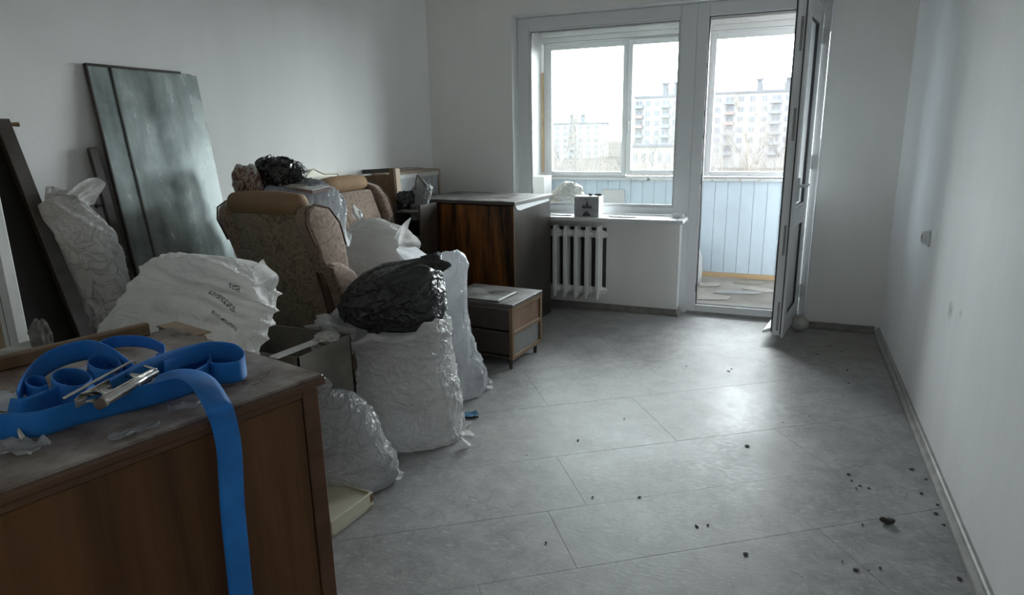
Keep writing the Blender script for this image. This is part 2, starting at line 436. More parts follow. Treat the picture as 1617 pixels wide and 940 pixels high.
# window wall: pier left, parapet under the window, lintel, pier right
wf = struct('wall_far', (XL - .12, YF, -.1), (-2.145, 5.42, ZC), WALL_F)
box('pier', (.185, YF, -.1), (XR + .12, 5.42, ZC), WALL_F, wf, 0)
box('lintel', (-2.145, YF, 2.345), (.185, 5.42, ZC), WALL_F, wf, 0)
box('parapet', (-2.145, YF, -.1), (-.762, 5.40, .755), WALL_F, wf, 0)
box('gap_shade_patch', (-2.13, YF - .003, .15), (-1.335, YF, .685), RADSHADE, wf, 0)  # dark patch painted in for the shade between the radiator sections
box('niche_edge', (-1.215, YF - .004, .05), (-.775, YF, .755), WALL_F, wf, 0)
box('parapet_end', (-.762, YF - .002, .0), (-.757, 5.27, .755), REVEAL, wf, 0)
box('reveal', (-2.147, YF - .002, .79), (-2.140, 5.26, 2.345), REVEAL, wf, 0)
box('reveal', (.178, YF - .002, .0), (.187, 5.26, 2.345), REVEAL, wf, 0)
box('reveal', (-2.145, YF - .002, 2.338), (.185, 5.26, 2.347), REVEAL, wf, 0)

def skirting(name, p0, p1, nrm, h, t, m):
    bm = bmesh.new()
    p0 = Vector(p0); p1 = Vector(p1); nv = Vector(nrm)
    prof = [(0, 0), (t, 0), (t, h * .30), (t * .8, h * .55), (t * .55, h * .62), (t * .5, h * .9), (t * .3, h), (0, h)]
    A = [bm.verts.new(p0 + nv * a + Vector((0, 0, b_))) for a, b_ in prof]
    B = [bm.verts.new(p1 + nv * a + Vector((0, 0, b_))) for a, b_ in prof]
    bm.faces.new(A); bm.faces.new(B[::-1])
    for i in range(len(prof)):
        j = (i + 1) % len(prof); bm.faces.new((A[i], A[j], B[j], B[i]))
    o = fin(name, bm, m); o['kind'] = 'structure'; return o
skirting('baseboard_right', (XR, YB, 0), (XR, YF, 0), (-1, 0, 0), .042, .034, GREYB)
skirting('baseboard_far', (.20, YF, 0), (XR - .034, YF, 0), (0, -1, 0), .05, .03, DARKB)
skirting('baseboard_left', (XL, YB, 0), (XL, YF, 0), (1, 0, 0), .05, .03, GREYB)
skirting('baseboard_parapet', (-2.2, YF, 0), (-.742, YF, 0), (0, -1, 0), .055, .024, DARKB)
skirting('baseboard_parapet_end', (-.757, YF - .024, 0), (-.757, 5.27, 0), (1, 0, 0), .055, .018, GREYB)

# ---- window (fixed, left) and balcony door block, white PVC
def ring(bm, x0, x1, z0, z1, wl, wr, wb, wt, y0, y1, bev=.004):
    """four bars of a frame"""
    ym = (y0 + y1) / 2; d = y1 - y0
    bx(bm, ((x0 + x0 + wl) / 2, ym, (z0 + z1) / 2), (wl, d, z1 - z0), bev)
    bx(bm, ((x1 + x1 - wr) / 2, ym, (z0 + z1) / 2), (wr, d, z1 - z0), bev)
    bx(bm, ((x0 + wl + x1 - wr) / 2, ym, z0 + wb / 2), (x1 - x0 - wl - wr, d, wb), bev)
    bx(bm, ((x0 + wl + x1 - wr) / 2, ym, z1 - wt / 2), (x1 - x0 - wl - wr, d, wt), bev)
def R4(name, x0, x1, z0, z1, wl, wr, wb, wt, y0, y1, m, parent, bev=.004):
    bm = bmesh.new(); ring(bm, x0, x1, z0, z1, wl, wr, wb, wt, y0, y1, bev); return fin(name, bm, m, parent)
win = bpy.data.objects.new('window_1', None); col.objects.link(win); win['kind'] = 'structure'; win.location = (-1.42, YP, .79)
def wpar(o): o.location = -Vector(win.location); return o
wpar(R4('window_frame', -2.139, -.715, .79, 2.337, .095, .115, .06, .092, YP - .01, YP + .07, PVC, win))
wpar(R4('glazing_bead', -2.044, -.830, .85, 2.245, .014, .014, .014, .014, YP + .002, YP + .03, PVC, win, .003))
wpar(R4('glass_seal', -2.031, -.843, .862, 2.232, .005, .005, .005, .005, YP + .008, YP + .03, PVC_D, win, 0))
wpar(box('pane', (-2.028, YP + .018, .866), (-.846, YP + .024, 2.229), GLASS, win, 0))
sill = box('windowsill', (-2.14, 4.955, .757), (-.762, 5.275, .787), PVC, None, .006); sill['kind'] = 'structure'
bm = bmesh.new(); bx(bm, (-.735, 5.09, .772), (.056, .27, .030), .006)
fin('sill_end', bm, PVC, sill)

door = bpy.data.objects.new('door_1', None); col.objects.link(door); door['kind'] = 'structure'; door.location = (-.27, YP, 0)
def dpar(o): o.location = -Vector(door.location); return o
bm = bmesh.new(); bx(bm, (-.672, YP + .03, 1.17), (.084, .08, 2.335), .004)
dpar(fin('coupling_post', bm, PVC, door))
bm = bmesh.new(); bx(bm, (-.737, YP + .03, .40), (.05, .08, .80), .003)
dpar(fin('lower_filler', bm, PVC, door))
dpar(R4('door_frame', -.702, .178, 0.0, 2.337, .072, .05, .075, .095, YP - .006, YP + .07, PVC, door))
dpar(R4('rubber_seal', -.630, .128, .075, 2.242, .006, .006, .006, .006, YP + .012, YP + .05, PVC_D, door, 0))
dpar(box('threshold_lip', (-.63, YP - .018, .068), (.07, YP + .0, .078), PVC, door, .002))
dpar(box('threshold_base', (-.70, YP - .012, .0), (.17, YP - .004, .022), GREYB, door, 0))
for z in [.18 + .17 * i for i in range(12)]:
    dpar(box('seal_flake', (-.634, YP - .009, z), (-.629, YP - .004, z + random.uniform(.03, .09)), PVC_D if random.random() < .5 else PAINTW, door, 0))

# door leaf, opened into the room: local x runs from hinge to latch, local +y is the room face
HX, HY = .128, 5.262
LX, LY = .036, 4.625
leaf = bpy.data.objects.new('door_leaf', None); col.objects.link(leaf); leaf['kind'] = 'structure'
leaf.location = (HX, HY, 0)
la = math.atan2(LY - HY, LX - HX); leaf.rotation_euler = (0, 0, la)
LW = math.hypot(LX - HX, LY - HY)
# local +y points to: (-sin(la), cos(la)) ; la ~ -98deg -> +y points to +x side = face seen in the photo
Z0, Z1 = .055, 2.235
R4('leaf_frame', 0, LW - .012, Z0 + .012, Z1 - .012, .085, .085, .095, .09, -.075, -.014, PVC, leaf)
R4('leaf_flange', 0, LW, Z0, Z1, .095, .095, .11, .10, -.016, 0.0, PVC, leaf)
box('leaf_rail', (.09, -.07, .80), (LW - .09, -.004, .91), PVC, leaf, .004)
R4('leaf_bead', .095, LW - .095, .91, Z1 - .10, .016, .016, .016, .016, -.03, -.006, PVC, leaf, .003)
R4('leaf_bead', .095, LW - .095, Z0 + .11, .80, .016, .016, .016, .016, -.03, -.006, PVC, leaf, .003)
R4('leaf_seal', .108, LW - .108, .924, Z1 - .114, .006, .006, .006, .006, -.034, -.012, PVC_D, leaf, 0)
R4('leaf_seal', .108, LW - .108, Z0 + .124, .786, .006, .006, .006, .006, -.034, -.012, PVC_D, leaf, 0)
box('leaf_pane', (.11, -.036, .928), (LW - .11, -.030, Z1 - .118), GLASS_L, leaf, 0)
box('leaf_panel', (.11, -.05, Z0 + .128), (LW - .11, -.026, .782), PVC, leaf, 0)
box('gasket', (LW - .0125, -.024, Z0 + .02), (LW - .004, -.0165, Z1 - .02), PVC_D, leaf, 0)
box('outer_seal', (LW - .02, -.083, Z0 + .03), (LW - .012, -.0745, Z1 - .03), PVC_D, leaf, 0)
bm = bmesh.new(); prism(bm, [(-.075, .115), (-.135, .085), (-.14, .07), (-.132, .068), (-.075, .085)], 0, .06, LW - .03)
fin('drip_ledge', bm, PVC, leaf)
bm = bmesh.new(); bx(bm, (LW - .05, .012, 1.05), (.030, .016, .15), .005); bx(bm, (LW - .05, .035, 1.075), (.02, .05, .02), .006); bx(bm, (LW - .10, .058, 1.075), (.13, .016, .022), .007)
fin('door_handle', bm, PVC, leaf)
for z in (.25, 1.2, 2.05):
    bm = bmesh.new(); tube(bm, [(-.012, .004, z - .05), (-.012, .004, z + .05)], .011, 10); fin('hinge', bm, PVC, leaf)
for z in (.10, .62, 1.36, 1.9):
    box('lock_strip', (LW - .0118, -.050, z), (LW - .0105, -.034, z + .20), GREYB, leaf, 0)

# ---- radiator: eight cast-iron sections
PIT = .0905; RX0 = -1.322
rad = root('radiator', 'white painted ribbed iron radiator under the windowsill', 'radiator', (RX0, 5.06, 0))
def section_mesh():
    bm = bmesh.new()
    zb, zt = .125, .705
    for yc, dep in ((-.036, .05), (.036, .05)):
        prof = [(-.006, zb - .004), (.006, zb - .004), (.0165, zb + .05), (.0165, zt - .04), (.007, zt + .006), (-.007, zt + .006), (-.0165, zt - .04), (-.0165, zb + .05)]
        # front tapering column
        A = [bm.verts.new((x * .62, yc - dep / 2, z)) for x, z in prof]; B = [bm.verts.new((x, yc - dep / 2 + .012, z)) for x, z in prof]
        C = [bm.verts.new((x, yc + dep / 2 - .012, z)) for x, z in prof]; D = [bm.verts.new((x * .62, yc + dep / 2, z)) for x, z in prof]
        n = len(prof)
        for P, Q in ((A, B), (B, C), (C, D)):
            for i in range(n): bm.faces.new((P[i], P[(i + 1) % n], Q[(i + 1) % n], Q[i]))
        bm.faces.new(A[::-1]); bm.faces.new(D)
    for z in (.645, .185):           # hubs that join the sections, flaring into the column
        tube(bm, [(-PIT / 2, 0, z), (-PIT / 2 + .008, 0, z), (-.016, 0, z), (.0, 0, z + (.012 if z > .4 else -.012)), (.016, 0, z), (PIT / 2 - .008, 0, z), (PIT / 2, 0, z)], [.026, .030, .036, .048, .036, .030, .026], 12)
    me = bpy.data.meshes.new('radiator_section'); bmesh.ops.recalc_face_normals(bm, faces=bm.faces); bm.to_mesh(me); bm.free(); me.materials.append(IRONW); return me
sm = section_mesh()
for i in range(9):
    o = link('radiator_section', sm, None, rad); o.location = (-.05 - i * PIT, 0, 0)
for z in (.645, .185):
    bm = bmesh.new(); tube(bm, [(-.006, 0, z), (.006, 0, z)], .026, 12); tube(bm, [(.004, 0, z), (.022, 0, z)], .017, 6); fin('plug', bm, IRONW, rad)
box('bracket', (-.42, .04, .60), (-.40,   .088, .63), IRONW, rad, 0); box('bracket', (-.42, .04, .14), (-.40, .088, .17), IRONW, rad, 0)

# ---- socket on the right wall
so = root('wall_socket', 'grey white power socket on the right wall', 'socket', (XR, 3.85, .885))
box('plate', (-.012, -.042, -.042), (0, .042, .042), PVC, so, .004)
bm = bmesh.new(); tube(bm, [(-.010, .0, 0), (-.032, .0, 0)], [.034, .030], 20); fin('faceplate', bm, PVC, so)
bm = bmesh.new(); tube(bm, [(-.030, 0, 0), (-.0335, 0, 0)], .022, 18); fin('recess', bm, PRINT, so)
for dy in (-.009, .009):
    bm = bmesh.new(); tube(bm, [(-.033, dy, 0), (-.0345, dy, 0)], .0035, 8); fin('pin_hole', bm, PRINTD, so)

# ================================================================== BALCONY
YG = 6.5
bal = struct('trim_2', (-2.6, 5.40, -.10), (1.1, 6.75, .055), BALF)
struct('wall_balcony_left', (-2.55, 5.42, .05), (-2.37, 6.75, 2.6), BALW)
struct('wall_balcony_right', (.92, 5.42, .05), (1.1, 6.75, 2.6), BALW)
struct('ceiling_balcony', (-2.6, 5.42, 2.46), (1.1, 6.75, 2.6), BALW)
pb = struct('wall_parapet', (-2.37, YG + .02, .055), (.92, YG + .12, .985), BOARD)
x = -2.37; k = 0
while x < .92:
    w_ = min(.115, .92 - x)
    bm = bmesh.new(); bx(bm, (x + w_ / 2, YG + .011 + .0006 * (k % 2), .535), (w_ - .0018, .022, .87), .003)
    fin('board', bm, BOARD, pb); x += w_; k += 1
box('skirting_strip', (-2.37, YG - .012, .055), (.92, YG + .01, .10), TANW, pb, .002)
box('ledge', (-2.37, YG - .05, .972), (.92, YG + .10, 1.0), PVCB, pb, .004)
for i in range(26):       # chipped paint along the ledge
    xx = random.uniform(-1.5, -.9) if i < 16 else random.uniform(-.7, .1)
    box('chip', (xx, YG - .052, .962 + random.uniform(0, .03)), (xx + random.uniform(.008, .03), YG - .049, .972 + random.uniform(0, .03)), RAG, pb, 0)
wb = bpy.data.objects.new('window_2', None); col.objects.link(wb); wb['kind'] = 'structure'; wb.location = (-1.4, YG, 1.0)
def bpar(o): o.location = -Vector(wb.location); return o
bpar(R4('outer_frame', -2.36, .91, 1.0, 2.30, .04, .04, .012, .02, YG, YG + .07, PVCB, wb))
for x0, x1, zb, y_ in ((-2.325, -1.505, 1.012, YG + .0), (-1.505, -.75, 1.03, YG - .016), (-.775 + .025, -.01, 1.018, YG), (-.01, .87, 1.018, YG)):
    bpar(R4('sash', x0, x1, zb, 2.282, .048, .048, .042, .05, y_, y_ + .06, PVCB, wb))
    bpar(box('balcony_pane', (x0 + .046, y_ + .03, zb + .04), (x1 - .046, y_ + .035, 2.234), GLASS_B, wb, 0))
bm = bmesh.new(); bx(bm, (-1.482, YG - .026, 1.50), (.022, .014, .09), .004); bx(bm, (-1.482, YG - .045, 1.48), (.016, .014, .12), .006); bx(bm, (-1.482, YG - .035, 1.53), (.016, .03, .016), .003)
bpar(fin('window_handle', bm, PVCB, wb))
be = struct('trim_3', (-2.37, YG - .03, 2.30), (.92, YG + .09, 2.345), BALW, .004)
struct('trim_4', (-2.37, YG - .10, 2.345), (.92, YG + .10, 2.385), BALW, .004)
struct('trim_5', (-2.37, YG - .02, 2.385), (.92, YG + .10, 2.46), BALW, .002)
struct('trim_6', (-2.37, YG - .045, 1.05), (-2.352, YG - .01, 2.02), TANW)

# ================================================================== FURNITURE
# ---- near dresser: local x = along its far end (towards the left wall), local y = along the long front towards the camera
D0 = Vector((-.927, 1.106, 0)); ZT = .92
fdir = Vector((-1.068 + .927, .521 - 1.106, 0)).normalized(); bdir = Vector((-.9915, .13, 0)).normalized()
bdir = Vector((fdir.y, -fdir.x, 0))            # square corner: points to the left wall
dr = root('dresser', 'brown walnut dresser in the foreground with the blue strap on its dusty top', 'dresser', D0, math.atan2(bdir.y, bdir.x))
# local frame: +x = bdir, +y = z x bdir
ly = Vector((-bdir.y, bdir.x, 0)); sgn = 1 if ly.dot(fdir) > 0 else -1
DL, DW = 1.25, .665
def dy(a): return sgn * a
def dbox(name, lo, hi, m, bev=.002, p=dr):
    return box(name, (lo[0], min(dy(lo[1]), dy(hi[1])), lo[2]), (hi[0], max(dy(lo[1]), dy(hi[1])), hi[2]), m, p, bev)
dbox('end_panel', (.012, .012, .0), (DW - .01, .034, ZT - .024), WALNUT)
dbox('end_panel', (.012, DL - .034, .0), (DW - .01, DL - .012, ZT - .024), WALNUT)
dbox('front_stile', (.010, .010, .0), (.030, .050, ZT - .026), WALNUT_E, .003)
dbox('front_panel', (.014, .0525, .06), (.032, DL - .03, ZT - .045), WALNUT, .002)
dbox('top_rail', (.010, .052, ZT - .044), (.030, DL - .03, ZT - .026), WALNUT_E, .002)
dbox('plinth', (.03, .03, 0), (.05, DL - .03, .06), WALNUT)
dbox('back_panel', (DW - .02, .03, .02), (DW - .012, DL - .03, ZT - .03), MIDW, 0)
dbox('top', (0, 0, ZT - .024), (DW, DL, ZT), WALNUT_T, .004)
dbox('edge_moulding', (-.004, -.004, ZT - .026), (.014, DL, ZT - .008), WALNUT_E, .004)
dbox('back_ledge', (DW - .03, .07, ZT), (DW - .005, DL - .05, ZT + .034), MIDW, .004)
def dpt(a, b_, z): return D0 + bdir * a + fdir * b_ + Vector((0, 0, z))

# ---- dark figured cabinet in front of the window
cb = root('cabinet', 'tall dark cabinet with figured orange-brown veneer beside the radiator', 'cabinet', (-1.786, 4.285, 0), math.radians(-5))
CW, CD, CH = .87, .64, .97
box('front_panel', (-CW + .004, .006, .07), (-.006, .026, CH - .034), FIERY, cb, .002)
box('side_panel', (-.022, .012, .0), (-.004, CD, CH - .028), DARKW, cb, .002)
box('side_panel', (-CW + .002, .028, .0), (-CW + .022, CD, CH - .028), DARKW, cb, .002)
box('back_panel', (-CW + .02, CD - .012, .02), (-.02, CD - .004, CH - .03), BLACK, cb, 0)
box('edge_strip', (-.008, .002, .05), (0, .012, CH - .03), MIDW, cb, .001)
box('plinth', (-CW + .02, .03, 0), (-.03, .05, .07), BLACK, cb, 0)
box('top', (-CW - .012, -.012, CH - .026), (.012, CD + .004, CH), DARKTOP, cb, .003)
bm = bmesh.new()
pp = [(.02, CH - .028), (.30, CH - .028), (.60, CH - .028), (.60, CH - .05), (.45, CH - .055), (.30, CH - .062), (.2, CH - .066), (.10, CH - .072), (.05, CH - .06)]
prism(bm, pp, 0, -.003, .001); fin('torn_paper', bm, PAPER, cb)

# ---- nightstand
ns = root('nightstand', 'low dark wooden nightstand with open side panels standing before the cabinet', 'nightstand', (-1.50, 3.545, 0), math.radians(-5))
NW, ND, NH = .52, .43, .425; LEG = .065
box('top', (-NW, 0, NH - .022), (0.005, ND, NH), DARKTOP, ns, .003)
box('bottom', (-NW, .012, LEG), (-.002, ND - .004, LEG + .018), DARKW, ns, .002)
box('drawer_front', (-NW + .02, .006, LEG + .19), (-.024, .022, NH - .045), DARKW, ns, .003)
box('drawer_front', (-NW + .02, .006, LEG + .03), (-.024, .022, LEG + .175), DARKW, ns, .003)
box('front_rail', (-NW + .01, .004, NH - .043), (-.02, .02, NH - .024), DARKTOP, ns, .002)
for y0 in (.0, ND - .03):
    box('post', (-.024, y0 + .001, LEG), (0.0, y0 + .029, NH - .022), MIDW, ns, .002)
    box('post', (-NW, y0 + .001, LEG), (-NW + .024, y0 + .029, NH - .022), DARKW, ns, .002)
for z in (LEG + .002, LEG + .155, NH - .05):
    box('side_rail', (-.022, .03, z), (-.001, ND - .03, z + .026), MIDW, ns, .002)
box('side_panel', (-.018, .03, LEG + .182), (-.010, ND - .03, NH - .05), wood('nightstand_side_veneer', (.10, .05, .026), (.26, .16, .10), 2, .4, 5), ns, 0)
box('side_panel', (-.018, .03, LEG + .028), (-.012, ND - .03, LEG + .155), GREYP, ns, 0)
box('shelf', (-NW + .02, .03, LEG + .16), (-.022, ND - .03, LEG + .172), DARKW, ns, 0)
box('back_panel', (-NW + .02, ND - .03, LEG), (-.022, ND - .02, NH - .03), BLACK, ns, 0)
for x_, y_ in ((-.03, .03), (-.03, ND - .05), (-NW + .04, .03), (-NW + .04, ND - .05)):
    bm = bmesh.new(); tube(bm, [(x_, y_, 0), (x_, y_, LEG + .002)], [.011, .015], 8); fin('leg', bm, DARKW, ns)
bk = root('flat_board', 'thin dusty board lying on the low dark nightstand', 'board', (-1.72, 3.71, NH + .0005), math.radians(-4))
box('board', (-.24, -.13, 0), (.13, .14, .010), DARKTOP, bk, .002)
bm = bmesh.new(); prism(bm, [(.0, .02), (.12, .13), (-.02, .12), (-.05, .06)], 2, .0102, .0108); fin('cut_out', bm, BLACK, bk)
box('bright_edge', (.115, -.11, .010), (.128, .12, .0125), PAPER, bk, 0)

# ---- wing armchairs: local +y is where the chair faces
def make_chair(name, label, loc, rz):
    c = root(name, label, 'armchair', loc, rz, None)
    W2 = .30
    def slab(nm, pts, x0, x1, m, bev=.02, seg=2):
        bm = bmesh.new(); prism(bm, pts, 0, x0, x1)
        bmesh.ops.recalc_face_normals(bm, faces=bm.faces)
        bmesh.ops.bevel(bm, geom=list(bm.edges), offset=bev, segments=seg, affect='EDGES', profile=.6)
        return fin(nm, bm, m, c, True)
    # back panel (tapestry board) reclining, roll above it
    slab('back_panel', [(.215, .14), (-.015, 1.075), (.005, 1.08), (.235, .14)], -.225, .225, TAPESTRY, .004, 1)
    slab('back_cushion', [(.245, .40), (.035, 1.06), (.13, 1.09), (.20, .9), (.33, .42)], -.20, .20, VELVET, .035)
    slab('rear_frame', [(.235, .14), (.02, 1.06), (.055, 1.06), (.27, .14)], -.26, .26, FRAMEF, .008, 1)
    bm = bmesh.new()
    tube(bm, [(-.235, .03, 1.10), (-.215, .028, 1.115), (-.1, .025, 1.122), (.1, .025, 1.122), (.205, .028, 1.115), (.225, .03, 1.10)], [.035, .058, .062, .062, .058, .035], 18)
    fin('top_roll', bm, ROLLF, c, True)
    wing = [(.065, .78), (.015, .93), (-.035, 1.04), (-.025, 1.10), (.03, 1.125), (.13, 1.10), (.20, 1.02), (.235, .90), (.25, .76)]
    arm = [(.255, .14), (.185, .45), (.115, .70), (.065, .80), (.085, .83), (.16, .825), (.26, .76), (.32, .67), (.42, .62), (.62, .61), (.66, .55), (.65, .14)]
    for s in (-1, 1):
        def pair(a, b_): return (a, b_) if s > 0 else (-b_, -a)
        slab('wing', wing, *pair(.218, .298), VELVET, .024, 3)
        slab('armrest', arm, *pair(.245, .325), VELVET, .026, 3)
        slab('rear_side', [(.25, .14), (.10, .73), (.125, .75), (.28, .14)], *pair(.222, .25), FRAMEF, .004, 1)
        bm = bmesh.new(); tube(bm, [(s * .292, p[0], p[1]) for p in wing[1:8]], .005, 6); fin('piping', bm, FRAMEF, c, True)
        bm = bmesh.new(); tube(bm, [(s * .252, p[0] - .002, p[1]) for p in arm[1:5]], .005, 6); fin('piping', bm, ROLLF, c, True)
    slab('seat_base', [(.22, .14), (.22, .34), (.63, .34), (.63, .14)], -.225, .225, VELVET, .01, 1)
    slab('seat_cushion', [(.24, .34), (.24, .45), (.45, .47), (.655, .45), (.655, .34)], -.22, .22, VELVET, .03)
    for sx_ in (-.27, .27):
        for y_ in (.30, .60):
            bm = bmesh.new(); tube(bm, [(sx_, y_, 0), (sx_, y_, .145)], [.018, .026], 8); fin('leg', bm, DARKW, c)
    return c
ch = make_chair('armchair', 'wing armchair seen from behind with brown tapestry back panel', (-2.365, 2.50, 0), math.radians(-3))
def copy_tree(o, parent=None):
    c = o.copy(); col.objects.link(c)
    if parent: c.parent = parent
    for k_ in list(o.children): copy_tree(k_, c)
    return c
ch2 = copy_tree(ch); ch2.location = (-2.80, 3.66, 0); ch2.rotation_euler = (0, 0, math.radians(-90))
ch2['label'] = 'second brown wing armchair against the left wall behind the white sack'
ch['group'] = ch2['group'] = 'wing armchairs in the furniture pile'

# ---- mirror leaning on the left wall
mx0, mx1 = -2.675, -2.885          # bottom and top x
mh = 1.765
tilt = math.atan2(mx1 - mx0, mh)
mr = root('mirror', 'tall frameless dusty mirror leaning against the left wall', 'mirror', (-2.672, 2.0, 0), 0, None, 0, tilt)
HM = mh / math.cos(tilt)
box('back_board', (-.020, .085, .0), (-.012, .635, HM - .004), DARKW, mr, 0)
box('mirror_sheet', (-.0115, .085, .02), (-.005, .645, HM - .006), MIRROR, mr, .001)
box('front_sheet', (-.004, .195, .02), (.001, .668, HM - .012), MIRROR, mr, .001)
box('sheet_edge', (-.0045, .187, .02), (.0015, .195, HM - .008), DARKW, mr, 0)
box('edge_strip', (-.021, .078, .0), (-.003, .086, HM), DARKW, mr, .001)
box('top_strip', (-.021, .078, HM - .008), (.000, .575, HM + .003), DARKW, mr, .001)
# dark wooden post with a little knob, leaning by the mirror's left edge
po = root('wooden_post', 'narrow dark wooden post with small knob leaning at the left edge of the mirror', 'post', (-2.64, 2.035, 0), 0, None, 0, math.atan2(-.225, 1.43))
box('post', (-.022, -.022, 0), (.0, .022, 1.425), DARKW, po, .004)
bm = bmesh.new(); tube(bm, [(-.01, -.022, 1.17), (-.01, -.045, 1.17), (-.01, -.055, 1.17)], [.005, .006, .011], 8); fin('knob', bm, BLACK, po)
# grey board low against the wall behind the sack
gb = root('grey_board', 'grey board standing on edge behind the knotted white sack by the left wall', 'board', (XL + .03, 1.86, 0), 0, None, 0, math.radians(-1))
box('board', (-.01, -.20, 0), (.012, .17, 1.06), GREYP, gb, .003)
box('batten', (.012, -.20, .86), (.03, .17, .90), BLACK, gb, .002)

# ---- old wardrobe carcass leaning on the left wall, open side out
ct = math.atan2(-.475, 1.50)
wc = root('wardrobe_carcass', 'old open wooden wardrobe frame leaning against the left wall', 'wardrobe', (-2.34, 1.37, 0), 0, None, 0, ct)
HC = 1.60
box('side_panel', (-.062, .295, 0), (-.03, .318, HC), MIDW, wc, .003)
box('side_panel', (-.062, -.02, 0), (-.03, .003, HC), MIDW, wc, .003)
box('stile', (-.03, .262, 0), (.0, .318, HC), DARKW, wc, .003)
box('stile', (-.03, -.02, 0), (.0, .03, HC), DARKW, wc, .003)
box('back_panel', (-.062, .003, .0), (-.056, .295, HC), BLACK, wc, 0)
box('top_panel', (-.062, .003, HC - .022), (-.005, .295, HC), MIDW, wc, .002)
box('bottom_panel', (-.06, .003, .02), (-.01, .295, .042), MIDW, wc, .002)
for z in (1.47, 1.53, 1.35, 1.22): box('split', (-.045, .288, z), (-.025, .2945, z + .05), PALEW, wc, .001)
bm = bmesh.new(); tube(bm, [(-.01, .31, HC - .02), (-.005, .345, HC - .022)], [.007, .010], 6); fin('peg', bm, MIDW, wc)

# ---- white painted door leaf standing at the left frame edge
wd = root('door_panel', 'white painted door panel standing upright at the left edge', 'door panel', (-2.33, 1.30, 0))
box('stile', (-.070, -.02, 0), (0, .02, 1.95), PAINTW, wd, .004)
box('bead', (-.085, -.012, .05), (-.070, .012, 1.9), PAINTW, wd, .003)
box('panel', (-.40, -.006, .08), (-.085, .006, 1.87), TANW, wd, 0)
box('stile', (-.47, -.02, 0), (-.40, .02, 1.95), PAINTW, wd, .004)
box('rail', (-.40, -.02, 1.87), (-.07, .02, 1.95), PAINTW, wd, .003)
box('rail', (-.40, -.02, 0), (-.07, .02, .08), PAINTW, wd, .003)
box('groove', (-.043, -.0212, .02), (-.039, -.0198, 1.93), GREYB, wd, 0)

# ---- open cardboard box behind the sacks
cbx = root('cardboard_box', 'open dusty grey cardboard box between dresser and white sacks', 'box', (-1.955, 2.075, 0), 0)
bw, bd, bh = .24, .168, .60
box('wall', (bw - .006, -bd, 0), (bw, bd, bh), CARD, cbx, 0)
box('wall', (-bw, -bd, 0), (-bw + .006, bd, bh), CARD, cbx, 0)
box('wall', (-bw, bd - .006, 0), (bw, bd, bh), CARD, cbx, 0)
box('wall', (-bw, -bd, 0), (bw, -bd + .006, bh), CARD, cbx, 0)
box('bottom', (-bw, -bd, 0), (bw, bd, .006), CARD, cbx, 0)
box('inner_flap', (bw - .05, -bd + .01, bh - .05), (bw - .012, bd - .10, bh - .035), GREYP, cbx, .003)
# crumpled grey paper on the rim handled later

# ---- cream drawer tray on the floor
tr = root('drawer_tray', 'cream shallow drawer tray lying on the floor beside the dresser', 'tray', (-1.427, 1.93, 0), math.atan2(1.72 - 1.93, -.02) + math.pi / 2)
# local x runs to the left under the dresser, local y towards the camera is negative
tx, ty, th = .27, .235, .068
box('tray_bottom', (-tx, -ty, .004), (0, 0, .016), CREAM, tr, 0)
box('tray_wall', (-.012, -ty, .004), (0, 0, th), CREAM, tr, .002)
box('tray_wall', (-tx, -.012, .004), (-.012, 0, th), CREAM, tr, .002)
box('tray_wall', (-tx, -ty, .004), (-.012, -ty + .012, th), CREAM, tr, .002)
box('tray_wall', (-tx, -ty + .012, .004), (-tx + .012, -.012, th), CREAM, tr, .002)
box('tray_cover', (-tx + .012, -ty + .012, th - .016), (-.014, -.013, th - .008), CREAM, tr, 0)
for y_ in (-.03, -ty + .03):
    box('foot', (-.03, y_ - .006, 0), (-.018, y_ + .006, .0045), DARKW, tr, 0)
    box('foot', (-tx + .018, y_ - .006, 0), (-tx + .03, y_ + .006, .0045), DARKW, tr, 0)
box('chip_mark', (-.0005, -.02, .03), (.0008, -.002, th - .004), MIDW, tr, 0)

# ---- things along the left wall at the back
hb = root('headboard', 'cream headboard with scalloped top leaning behind the clear bag', 'headboard', (-2.862, 3.57, 0), 0, None, 0, math.radians(-1.2))
bm = bmesh.new()
P = [(-.21, 0), (.20, 0), (.20, 1.17), (.185, 1.192), (.05, 1.197), (.0, 1.215), (-.05, 1.235), (-.08, 1.225), (-.12, 1.20), (-.21, 1.195)]
prism(bm, P, 0, -.012, .012); fin('board', bm, CREAM, hb)
bm = bmesh.new(); tube(bm, [(.012, p[0], p[1]) for p in P[2:]], .006, 6); fin('edge_trim', bm, CREAM, hb, True)

fp = root('framed_panel', 'brown framed cupboard door leaning in the back corner', 'cupboard door', (-2.74, 4.09, 0), math.radians(12), None, math.radians(-3), math.radians(-3))
box('panel', (-.155, -.010, .05), (.125, .006, 1.16), MIDW, fp, 0)
for a, b_ in ((-.175, -.145), (.105, .135)):
    box('stile', (a, -.02, 0), (b_, .012, 1.205), DARKW if a < 0 else MIDW, fp, .003)
box('rail', (-.145, -.02, 1.175), (.105, .012, 1.205), DARKW, fp, .003)
box('rail', (-.145, -.02, 0), (.105, .012, .04), MIDW, fp, .003)
box('side_board', (.136, -.02, 0), (.156, .07, 1.20), PALEW, fp, .002)

gc = root('glass_cabinet', 'low pale wooden display cabinet with cloudy glass panes in the far left corner', 'display cabinet', (-2.73, 4.95, 0), math.radians(-4))
